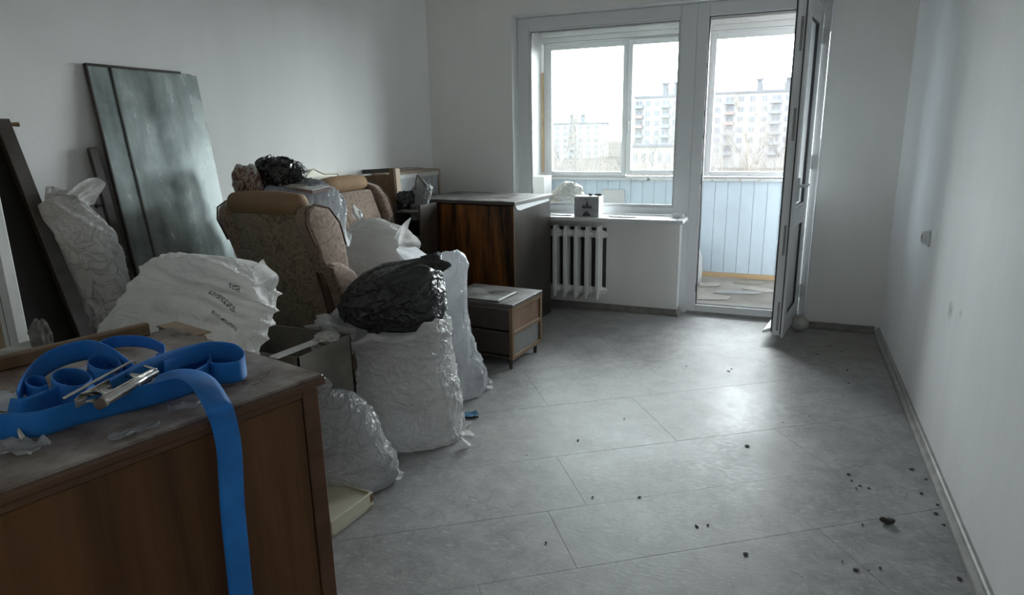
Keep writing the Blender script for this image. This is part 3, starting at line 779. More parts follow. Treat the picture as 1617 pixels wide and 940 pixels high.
# local +x is the front (faces the room), local -y towards the camera
GL, GH = .74, 1.165
box('back_panel', (-.165, -GL, .0), (-.155, 0, GH), PALEW, gc, 0)
box('top', (-.165, -GL, GH - .02), (.0, .0, GH), PALEW, gc, .003)
box('end_panel', (-.155, -.02, 0), (-.002, 0, GH - .02), PALEW, gc, .002)
box('end_panel', (-.155, -GL, 0), (-.002, -GL + .02, GH - .02), PALEW, gc, .002)
box('post', (-.018, -.026, .0), (.004, .0, GH - .018), PALEW, gc, .002)
box('top_rail', (-.016, -GL, GH - .052), (.003, -.026, GH - .02), PAINTW, gc, .002)
box('pane', (-.012, -.30, .82), (-.006, -.03, GH - .052), FOIL, gc, 0)
box('pane', (-.010, -GL + .03, .80), (-.004, -.32, GH - .052), FOIL, gc, 0)
box('mullion', (-.014, -.32, .80), (.001, -.30, GH - .052), PALEW, gc, 0)
box('lower_rail', (-.014, -GL + .02, .775), (.002, -.026, .80), PALEW, gc, 0)
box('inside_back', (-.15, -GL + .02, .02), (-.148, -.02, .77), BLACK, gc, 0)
box('shelf', (-.15, -GL + .02, .40), (-.02, -.02, .42), DARKW, gc, 0)
bm = bmesh.new(); bx(bm, (0.002, -.62, 1.06), (.012, .07, .06), .006); fin('sticker', bm, RAG, gc)
bm = bmesh.new(); tube(bm, [(-.16, -GL + .05, GH + .004), (-.12, -.5, GH + .016), (-.12, -.3, GH + .018), (-.1, -.1, GH + .006)], .004, 6); fin('loose_cord', bm, RAG, gc)

dk = root('dark_crate', 'dark open wooden crate between the cupboard door and the cabinet', 'crate', (-2.47, 4.10, 0), math.radians(-2))
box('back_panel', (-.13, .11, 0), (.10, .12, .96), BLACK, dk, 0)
box('side_panel', (-.13, -.10, 0), (-.115, .11, .96), DARKW, dk, .002)
box('side_panel', (.085, -.10, 0), (.10, .11, .96), DARKW, dk, .002)
box('shelf', (-.115, -.09, .90), (.085, .11, .915), DARKTOP, dk, .002)
box('shelf', (-.115, -.09, .72), (.085, .11, .735), DARKW, dk, .002)
box('bottom', (-.115, -.09, .0), (.085, .11, .02), DARKW, dk, 0)

# ================================================================== SACKS AND BAGS
def fold_noise(p, e, frq, seed):
    """creases stretched along e"""
    q = p * frq + Vector((seed * 7.3, seed * 3.1, seed * 1.7))
    a = q.dot(e); q = q - e * (a * .72)
    q += .35 * noise.noise_vector(q * .6)
    n1 = noise.noise(q); n2 = noise.noise(q * 1.9 + Vector((3.1, 1.7, 9.2))); n3 = noise.noise(q * 4.1 + Vector((8.1, 4.7, 2.2)))
    c1 = max(0.0, 1 - abs(n1) / .16); c2 = max(0.0, 1 - abs(n2) / .18); c3 = max(0.0, 1 - abs(n3) / .25)
    return .55 * c1 ** 1.3 * (.6 + n2) + .5 * c2 ** 1.3 * (.6 + n1) + .22 * c3 + .35 * n1
def bag(name, label, cat, rows, at, m, k=.8, amp=.013, frq=7, e=(.2, .1, 1), seed=1, group=None, base=None, na=168, nv=130, sq=2.35, zmin=None, lump=.02, rim=None, kmin=.0, print_mat=None, dirs=None, smooth=True):
    """rows: (left px, right px, y px) from bottom to top, read on an upright plane through 'at' that faces the viewer;
    they give centre and half width at each height, the depth is k times the width: a full round body"""
    P0 = Vector(at); n = Vector((P0.x, P0.y, 0)).normalized(); t = Vector((n.y, -n.x, 0))
    def hit(x, y):
        d = ray(x, y); return O + d * ((P0 - O).dot(n) / d.dot(n))
    prof = []
    for (xl, xr, y) in rows:
        a, b_ = hit(xl, y), hit(xr, y)
        prof.append(Vector((((a + b_) / 2).dot(t), (a.z + b_.z) / 2, (b_ - a).dot(t) / 2)))
    if base is not None: prof.insert(0, Vector((prof[0].x, base, prof[0].z * .85)))
    pr = catmull(prof, nv)
    wmax = max(p.z for p in pr)
    n0 = P0.dot(n)
    z0 = min(p.y for p in pr) if base is None else base
    if zmin is None: zmin = z0
    rt = Vector((pr[0].x * t.x + n0 * n.x, pr[0].x * t.y + n0 * n.y, zmin))
    bm = bmesh.new(); uvl = bm.loops.layers.uv.new('UVMap')
    R_ = []
    for i, p in enumerate(pr):
        wv = max(p.z, .004); kk = max(wv * k, min(wv, kmin))
        ring_ = []
        for j in range(na):
            a = 2 * math.pi * j / na; c, s = math.cos(a), math.sin(a)
            x_ = math.copysign(abs(c) ** (2 / sq), c) * wv; y_ = math.copysign(abs(s) ** (2 / sq), s) * kk
            v = t * (p.x + x_) + n * (n0 + y_) + Vector((0, 0, p.y))
            ring_.append(bm.verts.new(v - rt))
        R_.append(ring_)
    if rim:         # open mouth: turn inwards and down
        drop, shrink = rim
        for q in range(1, 9):
            f = q / 8
            base_ring = R_[len(pr) - 1]
            cen = sum((v.co for v in base_ring), Vector()) / na
            R_.append([bm.verts.new(cen + (v.co - cen) * (1 - shrink * f) + Vector((0, 0, -drop * f * (.3 + .7 * f)))) for v in base_ring])
    tot = len(R_)
    for i in range(tot - 1):
        for j in range(na):
            jj = (j + 1) % na
            f = bm.faces.new((R_[i][j], R_[i][jj], R_[i + 1][jj], R_[i + 1][j]))
            for lp, (uu, vv) in zip(f.loops, ((j, i), (j + 1, i), (j + 1, i + 1), (j, i + 1))):
                lp[uvl].uv = (uu / na, vv / tot)
    for end, rev in ((R_[0], True), (R_[-1], False)):
        cen = sum((v.co for v in end), Vector()) / na
        cv = bm.verts.new(cen + Vector((0, 0, (-.004 if rev else .004))))
        for j in range(na):
            jj = (j + 1) % na
            bm.faces.new((end[jj], end[j], cv) if rev else (end[j], end[jj], cv))
    bm.normal_update()
    e = Vector(e).normalized(); ew = (t * e.x + n * e.y + Vector((0, 0, e.z))).normalized()
    off = []
    for v in bm.verts:
        pw = v.co
        d = amp * fold_noise(pw, ew, frq, seed) * 1.7 + lump * noise.noise(pw * 4.2 + Vector((seed, seed * 2, 0)))
        if rim:
            hz = (v.co.z - (prof[-1].y - zmin) + .10) / .10
            if hz > 0: off.append((v, v.normal * d * (1 + .8 * min(hz, 1)) + Vector((0, 0, .075 * min(hz, 1.2) * noise.noise(Vector((pw.x * 7, pw.y * 7, seed)))))))
            else: off.append((v, v.normal * d))
        else: off.append((v, v.normal * d))
    for v, d in off:
        v.co += d
        if v.co.z < .001: v.co.z = .001 + random.random() * .001
    o = fin(name, bm, m, None, smooth, rt)
    if label: tag(o, label, cat, group)
    if print_mat is not None: o.data.materials.clear(); o.data.materials.append(print_mat)
    o['_at'] = 0; del o['_at']
    return o
def on_plane(x, y, at):
    n = Vector((at[0], at[1], 0)).normalized(); d = ray(x, y)
    return O + d * ((Vector(at) - O).dot(n) / d.dot(n))
def ruffle(parent, base, direction, length, spread, m, folds=5, amp=.02, seed=0, name='bag_neck', narrow=.3, side=None, nx=48, ny=16):
    """gathered end of a sack: a small fan of film that spreads from a pinch"""
    d = Vector(direction).normalized()
    s_ = Vector(side) if side is not None else d.cross(Vector((_f.x, _f.y, 0)))
    if s_.length < .1: s_ = Vector((1, 0, 0))
    s_ = (s_ - d * s_.dot(d)).normalized(); nn = d.cross(s_)
    bm = bmesh.new(); G = []
    for i in range(ny + 1):
        t_ = i / ny; r_ = []
        for j in range(nx + 1):
            u_ = j / nx * 2 - 1
            wd = spread * (narrow + (1 - narrow) * t_ ** .8)
            p = d * (length * t_ * (1 - .45 * u_ * u_ + .45 * noise.noise(Vector((u_ * 1.4, seed * 3.3, 3))))) + s_ * (wd * u_) + nn * (amp * (.35 + .65 * t_) * math.sin(folds * u_ * 1.5 + seed + 2 * t_) + amp * .8 * noise.noise(Vector((u_ * 2.2, t_ * 2.2, seed))) - amp * 1.4 * t_ * t_)
            r_.append(bm.verts.new(p))
        G.append(r_)
    for i in range(ny):
        for j in range(nx): bm.faces.new((G[i][j], G[i][j + 1], G[i + 1][j + 1], G[i + 1][j]))
    o = fin(name, bm, m, parent, True)
    b_ = Vector(base)
    if parent is not None: b_ = b_ - parent.location
    o.location = b_
    return o

# big sack behind the dresser, with smudged dark print
def print_version(base, name, cells):
    m = base.copy(); m.name = name
    nt = m.node_tree; b = nt.nodes['Principled BSDF']
    src = b.inputs['Base Color'].links[0].from_socket
    v = coords(nt, kind='UV'); sx = N(nt, 'ShaderNodeSeparateXYZ'); L(nt, v, sx.inputs[0])
    nz = tex(nt, coords(nt, kind='UV', scale=(260, 90, 1)), 1.0, 3, .7)
    tot = None
    for (cu, cv, hu, hv, sl) in cells:
        du = N(nt, 'ShaderNodeMath', operation='SUBTRACT'); L(nt, sx.outputs['X'], du.inputs[0]); du.inputs[1].default_value = cu
        dv = N(nt, 'ShaderNodeMath', operation='SUBTRACT'); L(nt, sx.outputs['Y'], dv.inputs[0]); dv.inputs[1].default_value = cv
        sh = N(nt, 'ShaderNodeMath', operation='MULTIPLY_ADD'); L(nt, du.outputs[0], sh.inputs[0]); sh.inputs[1].default_value = sl; L(nt, dv.outputs[0], sh.inputs[2])
        a = N(nt, 'ShaderNodeMath', operation='ABSOLUTE'); L(nt, du.outputs[0], a.inputs[0]); c = N(nt, 'ShaderNodeMath', operation='ABSOLUTE'); L(nt, sh.outputs[0], c.inputs[0])
        l1 = N(nt, 'ShaderNodeMath', operation='LESS_THAN'); L(nt, a.outputs[0], l1.inputs[0]); l1.inputs[1].default_value = hu
        l2 = N(nt, 'ShaderNodeMath', operation='LESS_THAN'); L(nt, c.outputs[0], l2.inputs[0]); l2.inputs[1].default_value = hv
        mu = N(nt, 'ShaderNodeMath', operation='MULTIPLY'); L(nt, l1.outputs[0], mu.inputs[0]); L(nt, l2.outputs[0], mu.inputs[1])
        if tot is None: tot = mu.outputs[0]
        else:
            ad = N(nt, 'ShaderNodeMath', operation='MAXIMUM'); L(nt, tot, ad.inputs[0]); L(nt, mu.outputs[0], ad.inputs[1]); tot = ad.outputs[0]
    k_ = N(nt, 'ShaderNodeMath', operation='MULTIPLY'); L(nt, tot, k_.inputs[0]); L(nt, ramp(nt, nz, [(.44, 0.0), (.56, .9)]), k_.inputs[1])
    pc = mix(nt, k_.outputs[0], src, (.03, .03, .035)); L(nt, pc, b.inputs['Base Color'])
    for n_ in nt.nodes:
        if n_.type == 'BSDF_TRANSLUCENT': L(nt, pc, n_.inputs['Color'])
    return m
GMAT = print_version(WHITEBAG, 'white_sack_film_printed', [(.805, .70, .014, .018, 1.3), (.785, .64, .032, .011, 1.5), (.80, .555, .030, .007, 1.5)])
G = bag('plastic_sack', 'largest white plastic sack with smudged dark print behind the dresser', 'sack',
        [(190, 370, 770), (160, 400, 700), (150, 404, 640), (147, 408, 590), (148, 415, 555), (155, 425, 523), (174, 428, 492), (203, 428, 460), (215, 424, 440), (224, 402, 424), (234, 366, 412), (258, 322, 404)],
        (-1.985, 1.64, 0), GMAT, .46, .019, 4.5, (1, .2, -.6), 3, 'white plastic sacks in the pile', zmin=0, base=0, na=190, nv=140)
ruffle(G, py(402, 452, 1.60), (.8, .1, .2), .055, .085, WHITEBAG2, 3, .018, 2, side=(.1, .3, 1))

# knotted sack at the far left
Lb = bag('plastic_sack', 'shiny knotted white sack beside the wardrobe frame by the left wall', 'sack',
         [(150, 185, 640), (138, 197, 600), (134, 200, 555), (128, 200, 515), (119, 202, 482), (109, 205, 447), (98, 199, 415), (87, 188, 385), (77, 174, 360), (68, 158, 340), (67, 138, 324), (84, 118, 314)],
         (-2.54, 1.905, 0), WHITEBAG2, .5, .015, 7, (1, .3, -1.0), 9, 'white plastic sacks in the pile', zmin=0, base=0)
for (qx, qy, dx, dz, ln, sp, sd) in ((118, 318, .75, .55, .13, .05, 3), (82, 322, -.5, .6, .09, .05, 5), (98, 322, .15, 1, .075, .04, 8), (82, 330, -.5, .5, .05, .04, 11)):
    ruffle(Lb, on_plane(qx, qy, (-2.54, 1.905, 0)), (dx, .25, dz), ln, sp, WHITEBAG2, 3, .022, sd, 'bag_handle')

# small sack at the dresser corner
S = bag('plastic_sack', 'small pale translucent sack slumped on the floor beside the dresser', 'sack',
        [(535, 596, 774), (505, 618, 756), (488, 625, 738), (480, 620, 718), (474, 609, 695), (472, 598, 672), (476, 584, 650), (482, 570, 635), (495, 552, 624), (508, 532, 618)],
        (-1.555, 2.07, 0), GREYBAG, .62, .013, 7, (1, .2, .6), 4, 'white plastic sacks in the pile', zmin=0)
ruffle(S, pz(618, 745, .04), (.9, -.25, .0), .05, .04, GREYBAG, 3, .012, 3, 'bag_corner')
ruffle(S, py(512, 622, 2.0), (.0, -.1, 1), .06, .035, GREYBAG, 3, .012, 6)

# tall open sack in front, the black liner sits in its mouth
F = bag('plastic_sack', 'full open white sack on the floor topped by the dark liner', 'sack',
        [(622, 676, 733), (598, 724, 716), (583, 733, 694), (576, 731, 660), (571, 726, 625), (567, 719, 590), (560, 710, 557), (549, 706, 535), (528, 706, 520), (506, 700, 508)],
        (-1.745, 2.50, 0), WHITEBAG2, .86, .012, 8, (1, .1, -.12), 5, 'white plastic sacks in the pile', zmin=0, rim=(.10, .45), na=180)
ruffle(F, pz(728, 688, .05), (.9, .1, .25), .06, .06, WHITEBAG2, 4, .014, 4, 'bag_corner', side=(0, .3, 1))
ruffle(F, py(560, 540, 2.30), (-.8, -.12, .12), .20, .075, WHITEBAG2, 2, .03, 12, 'bag_rim', .75, side=(.2, .1, 1))

K = bag('bin_liner', 'dark grey bin liner lying in the mouth of the full white sack', 'bin liner',
        [(608, 655, 519), (575, 690, 509), (548, 698, 496), (538, 703, 478), (546, 704, 458), (566, 703, 440), (594, 701, 425), (632, 699, 413), (676, 696, 404)],
        (-1.77, 2.53, 0), DARKBAG, .72, .020, 5.5, (1, .2, .5), 6, None, lump=.035)
ruffle(K, py(684, 424, 2.42), (.25, -.05, .5), .06, .07, DARKBAG, 2, .012, 8, 'liner_corner', .6)

T = bag('plastic_sack', 'tall half-empty translucent sack standing between the dark liner and nightstand', 'sack',
        [(690, 735, 641), (672, 762, 620), (664, 768, 600), (664, 764, 582), (668, 752, 560), (672, 742, 538), (676, 735, 508), (680, 736, 465), (684, 738, 430), (690, 734, 410), (700, 724, 399)],
        (-1.73, 3.12, 0), GREYBAG, .85, .014, 7, (.25, .1, 1), 7, 'white plastic sacks in the pile', zmin=0)
ruffle(T, pz(763, 607, .03), (.9, .1, -.02), .055, .04, GREYBAG, 3, .012, 6, 'bag_corner', side=(0, .4, 1))
ruffle(T, py(686, 424, 3.05), (-.7, .05, .25), .20, .07, GREYBAG, 2, .015, 2, 'bag_rim', .6, side=(0, 0, 1))

Wb = bag('plastic_sack', 'rounded white sack resting on the rear armchair seat left of the dark cabinet', 'sack',
         [(560, 640, 468), (546, 650, 450), (534, 655, 425), (530, 657, 405), (537, 653, 385), (547, 640, 367), (557, 618, 355), (572, 602, 348)],
         (-2.33, 3.50, 0), WHITEBAG, .62, .010, 6.5, (1, .2, -.3), 8, 'white plastic sacks in the pile')
ruffle(Wb, py(628, 384, 3.35), (.75, .1, .25), .13, .13, WHITEBAG2, 3, .025, 4, side=(-.1, .1, 1))
ruffle(Wb, py(572, 352, 3.42), (-.5, 0, .8), .12, .035, WHITEBAG2, 3, .012, 9, 'bag_tail')

Cb = bag('plastic_sack', 'clear shiny bag of papers piled on the front armchair', 'sack',
         [(455, 525, 425), (455, 536, 400), (458, 544, 375), (458, 546, 350), (440, 542, 325), (422, 534, 309), (420, 522, 299), (430, 505, 291), (450, 490, 286)],
         (-2.37, 2.86, 0), CLEARBAG, .5, .014, 8, (.2, .1, 1), 10, 'white plastic sacks in the pile')
ruffle(Cb, py(540, 362, 2.74), (.25, -.1, -1), .09, .04, CLEARBAG, 3, .015, 3, 'bag_tail')
# folded newspapers showing at the top of it
for i, (qx, qy, an) in enumerate(((478, 287, .2), (500, 292, -.15))):
    nb = root('newspaper', ['folded grey newspaper on top of the clear bag', 'reddish folded paper sliding off the clear bag top'][i], 'newspaper', py(qx - 12, qy + 5, 2.80), an, None, .1, .12)
    bm = bmesh.new(); bx(bm, (0, 0, 0), (.20, .14, .012), .005); fin('folded_sheet', bm, RAG if i == 0 else plain('red_grey_print', (.36, .27, .26), .8, 0, .3, 20, .1), nb)
    bm = bmesh.new(); bx(bm, (.005, .0, .010), (.17, .12, .006), .002); fin('sheet', bm, PAPER if i else RAG, nb)

Bb = bag('bin_liner', 'glossy black knotted bin liner on top of the armchair pile', 'bin liner',
         [(424, 440, 295), (412, 466, 290), (405, 475, 282), (402, 476, 272), (401, 470, 262), (402, 456, 254), (409, 436, 248)],
         (-2.50, 2.78, 0), BLACKBAG, .7, .016, 11, (.5, .2, .6), 11, None, lump=.03, nv=60)
ruffle(Bb, py(425, 262, 2.70), (-.5, -.2, .5), .06, .045, BLACKBAG, 3, .02, 2)
Pb = bag('carrier_bag', 'brown patterned carrier bag with handle loops beside the black liner', 'carrier bag',
         [(378, 412, 310), (374, 416, 300), (369, 414, 286), (367, 409, 275), (371, 406, 268), (380, 398, 264)],
         (-2.56, 2.66, 0), BROWNBAG, .7, .010, 12, (.3, .1, 1), 12, None, nv=50)
for (qx, sd) in ((378, 1), (398, 2)):
    c_ = py(qx, 272, 2.6)
    bm = bmesh.new(); tube(bm, [c_ + Vector((-.022, 0, -.01)), c_ + Vector((-.022, 0, .018)), c_ + Vector((-.008, 0, .034)), c_ + Vector((.010, 0, .033)), c_ + Vector((.022, 0, .012)), c_ + Vector((.020, 0, -.012))], [.006, .008, .009, .009, .008, .006], 6)
    h = fin('handle', bm, WHITEBAG, Pb, True); h.location = -Pb.location
# tan wrapped roll on the rear armchair
# grey shopping bag and dark sack on the crate
SBg = bag('shopping_bag', 'grey shopping bag with pointed handle on the dark crate in the corner', 'shopping bag',
          [(652, 664, 348), (650, 670, 335), (648, 676, 318), (649, 681, 304), (652, 682, 296), (660, 676, 290)],
          (-2.50, 4.16, 0), STEELBAG, .5, .010, 10, (.2, .1, 1), 13, None, na=72, nv=44)
bm = bmesh.new(); c_ = py(664, 296, 4.10); tube(bm, [c_ + Vector((-.04, 0, -.02)), c_ + Vector((-.03, 0, .05)), c_ + Vector((-.02, 0, .085)), c_ + Vector((.01, 0, .06)), c_ + Vector((.05, 0, .01))], [.012, .009, .008, .009, .012], 6)
h = fin('handle', bm, GREYP, SBg, True); h.location = -SBg.location
DS = bag('bin_liner', 'small dark lump of bin liner behind the grey shopping bag', 'bin liner',
         [(628, 652, 322), (625, 654, 316), (626, 654, 308), (632, 650, 303)], (-2.62, 4.08, 0), DARKBAG, .7, .010, 14, (.4, .1, 1), 14, None, na=64, nv=36)

# crumpled paper lump on the box rim, rags by the wardrobe frame
def lumpy(name, label, cat, c, s, m, seed, amp=.3, parent=None, sub=4, group=None):
    bm = bmesh.new(); bmesh.ops.create_icosphere(bm, subdivisions=sub, radius=1)
    for v in bm.verts:
        k_ = 1 + amp * (1 - 2 * abs(noise.noise(v.co * 1.6 + Vector((seed, 0, 0))))) + amp * .9 * noise.noise(v.co * 3.5 + Vector((0, seed, 0)))
        v.co = Vector((v.co.x * k_ * s[0], v.co.y * k_ * s[1], v.co.z * k_ * s[2]))
    zmn = min(v.co.z for v in bm.verts)
    o = fin(name, bm, m, parent, True, Vector(c) + Vector((0, 0, -zmn)) if parent is None else Vector(c))
    if parent is None: tag(o, label, cat, group)
    return o
lumpy('crumpled_paper', 'crumpled grey paper wad on the rim of the open cardboard box', 'paper wad', (-1.752, 2.13, .585), (.045, .04, .022), RAG, 3)
bm = bmesh.new()
a_ = pz(432, 566, .605); b_ = pz(500, 540, .603)
dv = (b_ - a_); sdv = Vector((-dv.y, dv.x, 0)).normalized() * .022
for p_ in (a_ - sdv, b_ - sdv, b_ + sdv, a_ + sdv): bm.verts.new(p_)
bm.verts.ensure_lookup_table(); r_ = bmesh.ops.extrude_face_region(bm, geom=[bm.faces.new(bm.verts[:4])]); bmesh.ops.translate(bm, vec=(0, 0, .006), verts=[v for v in r_['geom'] if isinstance(v, bmesh.types.BMVert)])
o = fin('paper_strip', bm, PAINTW); tag(o, 'pale torn strip lying across the open cardboard box', 'strip')

dbx = root('low_box', 'dark low carton with a pale dusty lid behind the dresser', 'carton', (-2.03, 1.17, 0), math.radians(8))
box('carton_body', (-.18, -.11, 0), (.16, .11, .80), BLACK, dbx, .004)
box('lid', (-.19, -.115, .80), (.17, .115, .812), RAG, dbx, .003)
lumpy('rag', 'dusty crumpled rag on the dark carton by the door panel', 'rag', (-2.01, 1.17, .813), (.024, .022, .042), plain('grey_dusty_rag', (.22, .21, .19), .9, 0, .3, 12, .4), 5, .35)
ob = root('carton_flap', 'brown dusty carton standing behind the strap loops', 'carton', (-1.615, 1.325, 0), math.atan2(bdir.y, bdir.x) + math.pi)
box('carton_body', (-.12, -.012, 0), (.10, .022, .885), CARD2, ob, .004)
box('flap', (-.11, -.02, .8855), (.09, .04, .890), CARD2, ob, .001)

# ================================================================== BLUE STRAP
def ribbon(name, pts, wid, parent, m=STRAP, n=None, thick=.0022):
    """pts: (point, width direction); closed thin band"""
    n = n or 14 * len(pts)
    P = catmull([Vector(p) for p, d in pts], n); Dd = catmull([Vector(d).normalized() for p, d in pts], n)
    bm = bmesh.new(); uvl = bm.loops.layers.uv.new('UVMap'); rows_ = []; ln = 0
    K_ = 6
    for i in range(n):
        t_ = (P[min(i + 1, n - 1)] - P[max(i - 1, 0)]).normalized()
        d = Dd[i]; d = (d - t_ * d.dot(t_)).normalized(); nn = t_.cross(d)
        if i: ln += (P[i] - P[i - 1]).length
        top = [bm.verts.new(P[i] + d * wid * (j / K_ - .5) + nn * (thick / 2 + .0012 * math.cos(math.pi * (j / K_ - .5)))) for j in range(K_ + 1)]
        bot = [bm.verts.new(P[i] + d * wid * (j / K_ - .5) - nn * thick / 2) for j in range(K_ + 1)]
        rows_.append((top, bot, ln))
    for (a, b_, l0), (c, d_, l1) in zip(rows_, rows_[1:]):
        for j in range(K_):
            for q, r_ in (((a[j], a[j + 1], c[j + 1], c[j]), 1), ((b_[j + 1], b_[j], d_[j], d_[j + 1]), -1)):
                f = bm.faces.new(q)
                for lp in f.loops:
                    v = lp.vert; isn = v in c or v in d_
                    jj = (c.index(v) if v in c else d_.index(v)) if isn else (a.index(v) if v in a else b_.index(v))
                    lp[uvl].uv = (jj / K_ * .05 * 4, (l1 if isn else l0) * 4)
        bm.faces.new((a[0], c[0], d_[0], b_[0])); bm.faces.new((c[K_], a[K_], b_[K_], d_[K_]))
    a, b_, _ = rows_[0]
    for j in range(K_): bm.faces.new((a[j + 1], a[j], b_[j], b_[j + 1]))
    a, b_, _ = rows_[-1]
    for j in range(K_): bm.faces.new((a[j], a[j + 1], b_[j + 1], b_[j]))
    return fin(name, bm, m, parent, True)
stp = root('ratchet_strap', 'bright blue ratchet strap with chrome buckle tangled on the dresser top', 'strap', (0, 0, 0))
SW = .046
V = (0, 0, 1)
def st(x, y, h=0.0, d=V):         # bottom edge of a standing band at pixel x, y, raised h above the top
    p = pz(x, y, ZT + .0015 + h); return (p + Vector(d).normalized() * SW / 2, d)
def fl_(x, y, h, d):              # centre of a lying band
    return (pz(x, y, ZT + h), d)
tilt_v = (.12, -.25, 1)
# long band along the front of the heap, up to the fold at the right
ribbon('strap_band', [st(-40, 702, 0, (.0, .5, .8)), st(0, 694, 0, (.0, .5, .8)), st(60, 690, 0, (-.05, .35, .9)), st(120, 672, 0, (-.05, .25, 1)), st(180, 656, 0, V), st(240, 641, 0, V), st(290, 626, 0, V), st(322, 612, 0, V), st(337, 598, 0, V), st(326, 585, 0, V), st(290, 584, .002, V), st(250, 590, .004, V)], SW, stp)
# big loop at the right
ribbon('strap_band', [st(165, 640, .012, tilt_v), st(200, 619, .020, tilt_v), st(240, 598, .028, tilt_v), st(290, 581, .030, V), st(335, 571, .026, V), st(372, 574, .018, V), st(389, 588, .008, V), st(380, 602, .003, V), st(345, 606, .001, V), st(332, 600, .001, V)], SW, stp)
ribbon('strap_band', [st(262, 604, .016, V), st(300, 590, .010, V), st(340, 580, .004, V), st(372, 582, .002, V)], SW, stp)
# hanging end
wdir = (RT * .75 + Vector((-fdir.x, -fdir.y, 0)) * .5); wdir.z = 0; wdir.normalize()
lw = (-.25, .9, .15)
nf = -bdir
def facept(x, y, off):
    d = ray(x, y); q = D0 + nf * off
    return O + d * ((q - O).dot(nf) / d.dot(nf))
wh = -fdir * .75 + _r * .35; wh.z = 0
ribbon('strap_end', [(pz(246, 600, ZT + .055), (-.35, .9, .1)), (pz(272, 592, ZT + .062), (-.3, .9, .1)), (pz(298, 592, ZT + .064), (.05, .95, .0)), (pz(318, 602, ZT + .060), (.35, .9, 0)), (pz(333, 622, ZT + .045), (.5, .8, 0)), (pz(346, 646, ZT + .024), wh), (facept(355, 672, .022), wh), (facept(362, 710, .020), wh), (facept(365, 760, .020), wh), (facept(368, 810, .019), wh), (facept(374, 870, .018), wh), (facept(382, 950, .018), wh), (facept(392, 1040, .018), wh)], SW, stp, n=150)
# left loops: the band stands on edge in coils
def coil(cx, cy, rx, ry, a0, a1, h0=0.0, h1=0.0, lean=0.0, wid=SW, k=16):
    pts = []
    for i in range(k + 1):
        f = i / k; a = math.radians(a0 + (a1 - a0) * f)
        x_, y_ = cx + rx * math.cos(a), cy - ry * math.sin(a)
        o_ = RT * math.cos(a) + _f * math.sin(a)
        pts.append(st(x_, y_, h0 + (h1 - h0) * f, (o_.x * lean, o_.y * lean, 1)))
    return ribbon('strap_band', pts, wid, stp, n=90)
ribbon('strap_band', [st(34, 652, .0), st(42, 630, .004), st(57, 608, .010), (st(80, 588, .020)), st(112, 574, .028), st(146, 568, .032), st(174, 577, .027), st(196, 592, .014), st(214, 606, .004)], SW, stp)
coil(119, 629, 35, 17, 25, 372, .0, .006, -.12)
coil(170, 604, 30, 15, -20, 300, .004, .012, -.15)
coil(64, 634, 21, 11, 40, 330, .0, .0, -.1, SW * .9)
ribbon('strap_band', [st(8, 668, 0, (.0, .45, .9)), st(30, 668, 0, (.0, .4, .9)), st(58, 659, 0, (.0, .35, .95)), st(88, 648, .0, (-.05, .3, 1)), st(112, 640, 0)], SW, stp)
ribbon('strap_band', [st(148, 570, .006, V), st(178, 556, .012, V), st(210, 553, .016, V), st(240, 557, .012, V), st(262, 568, .004, V)], SW * .62, stp)
# chrome ratchet buckle
rb0 = pz(150, 637, ZT + .050); rb1 = pz(242, 590, ZT + .050)
ax = (rb1 - rb0); bl = ax.length; ax.normalize(); az = (Vector((0, 0, 1)) - ax * ax.z).normalized(); ay = az.cross(ax)
RM = Matrix((ax, ay, az)).transposed().to_4x4(); RM.translation = rb0
bk_ = bpy.data.objects.new('buckle', None); col.objects.link(bk_); bk_.parent = stp; bk_.matrix_local = RM
def bpart(name, fnc, m=CHROME, sm=False):
    bm = bmesh.new(); fnc(bm); return fin(name, bm, m, bk_, sm)
bpart('side_plate', lambda b: prism(b, [(0, -.012), (bl * .9, -.010), (bl, .006), (bl * .95, .014), (bl * .1, .010), (0, .004)], 1, .040, .0425))
bpart('side_plate', lambda b: prism(b, [(0, -.012), (bl * .9, -.010), (bl, .006), (bl * .95, .014), (bl * .1, .010), (0, .004)], 1, -.0065, -.004))
bpart('spindle', lambda b: tube(b, [(.01, -.012, 0), (bl * .55, -.011, .003), (bl * .98, -.010, .004)], [.0085, .0078, .007], 12), CHROME, True)
bpart('handle_bar', lambda b: tube(b, [(-.018, .046, .014), (bl * .5, .046, .020), (bl * 1.02, .046, .024), (bl * 1.04, .03, .016), (bl * 1.03, -.004, .006)], .0028, 8), CHROME, True)
bpart('tongue', lambda b: bx(b, (bl * .5, .018, -.006), (bl * .8, .036, .002), .0008))
bpart('axle', lambda b: tube(b, [(bl * .30, -.006, .0), (bl * .30, .042, .004)], .0065, 10), CHROME, True)
bpart('axle', lambda b: tube(b, [(bl * .80, -.006, .002), (bl * .80, .042, .008)], .0065, 10), CHROME, True)
bpart('grip', lambda b: tube(b, [(-.006, -.012, 0), (.010, -.012, 0)], .0098, 12), plain('worn_brown_rubber', (.16, .12, .10), .6), True)
# end fitting at the left
bm = bmesh.new(); p_ = pz(14, 668, ZT + .012); tube(bm, [p_ + Vector((-.06, -.03, .0)), p_, p_ + Vector((.05, -.012, .004)), p_ + Vector((.09, -.03, -.006))], .005, 8)
tube(bm, [p_ + Vector((-.05, .012, .004)), p_ + Vector((.0, .03, .004)), p_ + Vector((.05, .024, .004))], .004, 8)
fin('hook', bm, CHROME, stp, True)

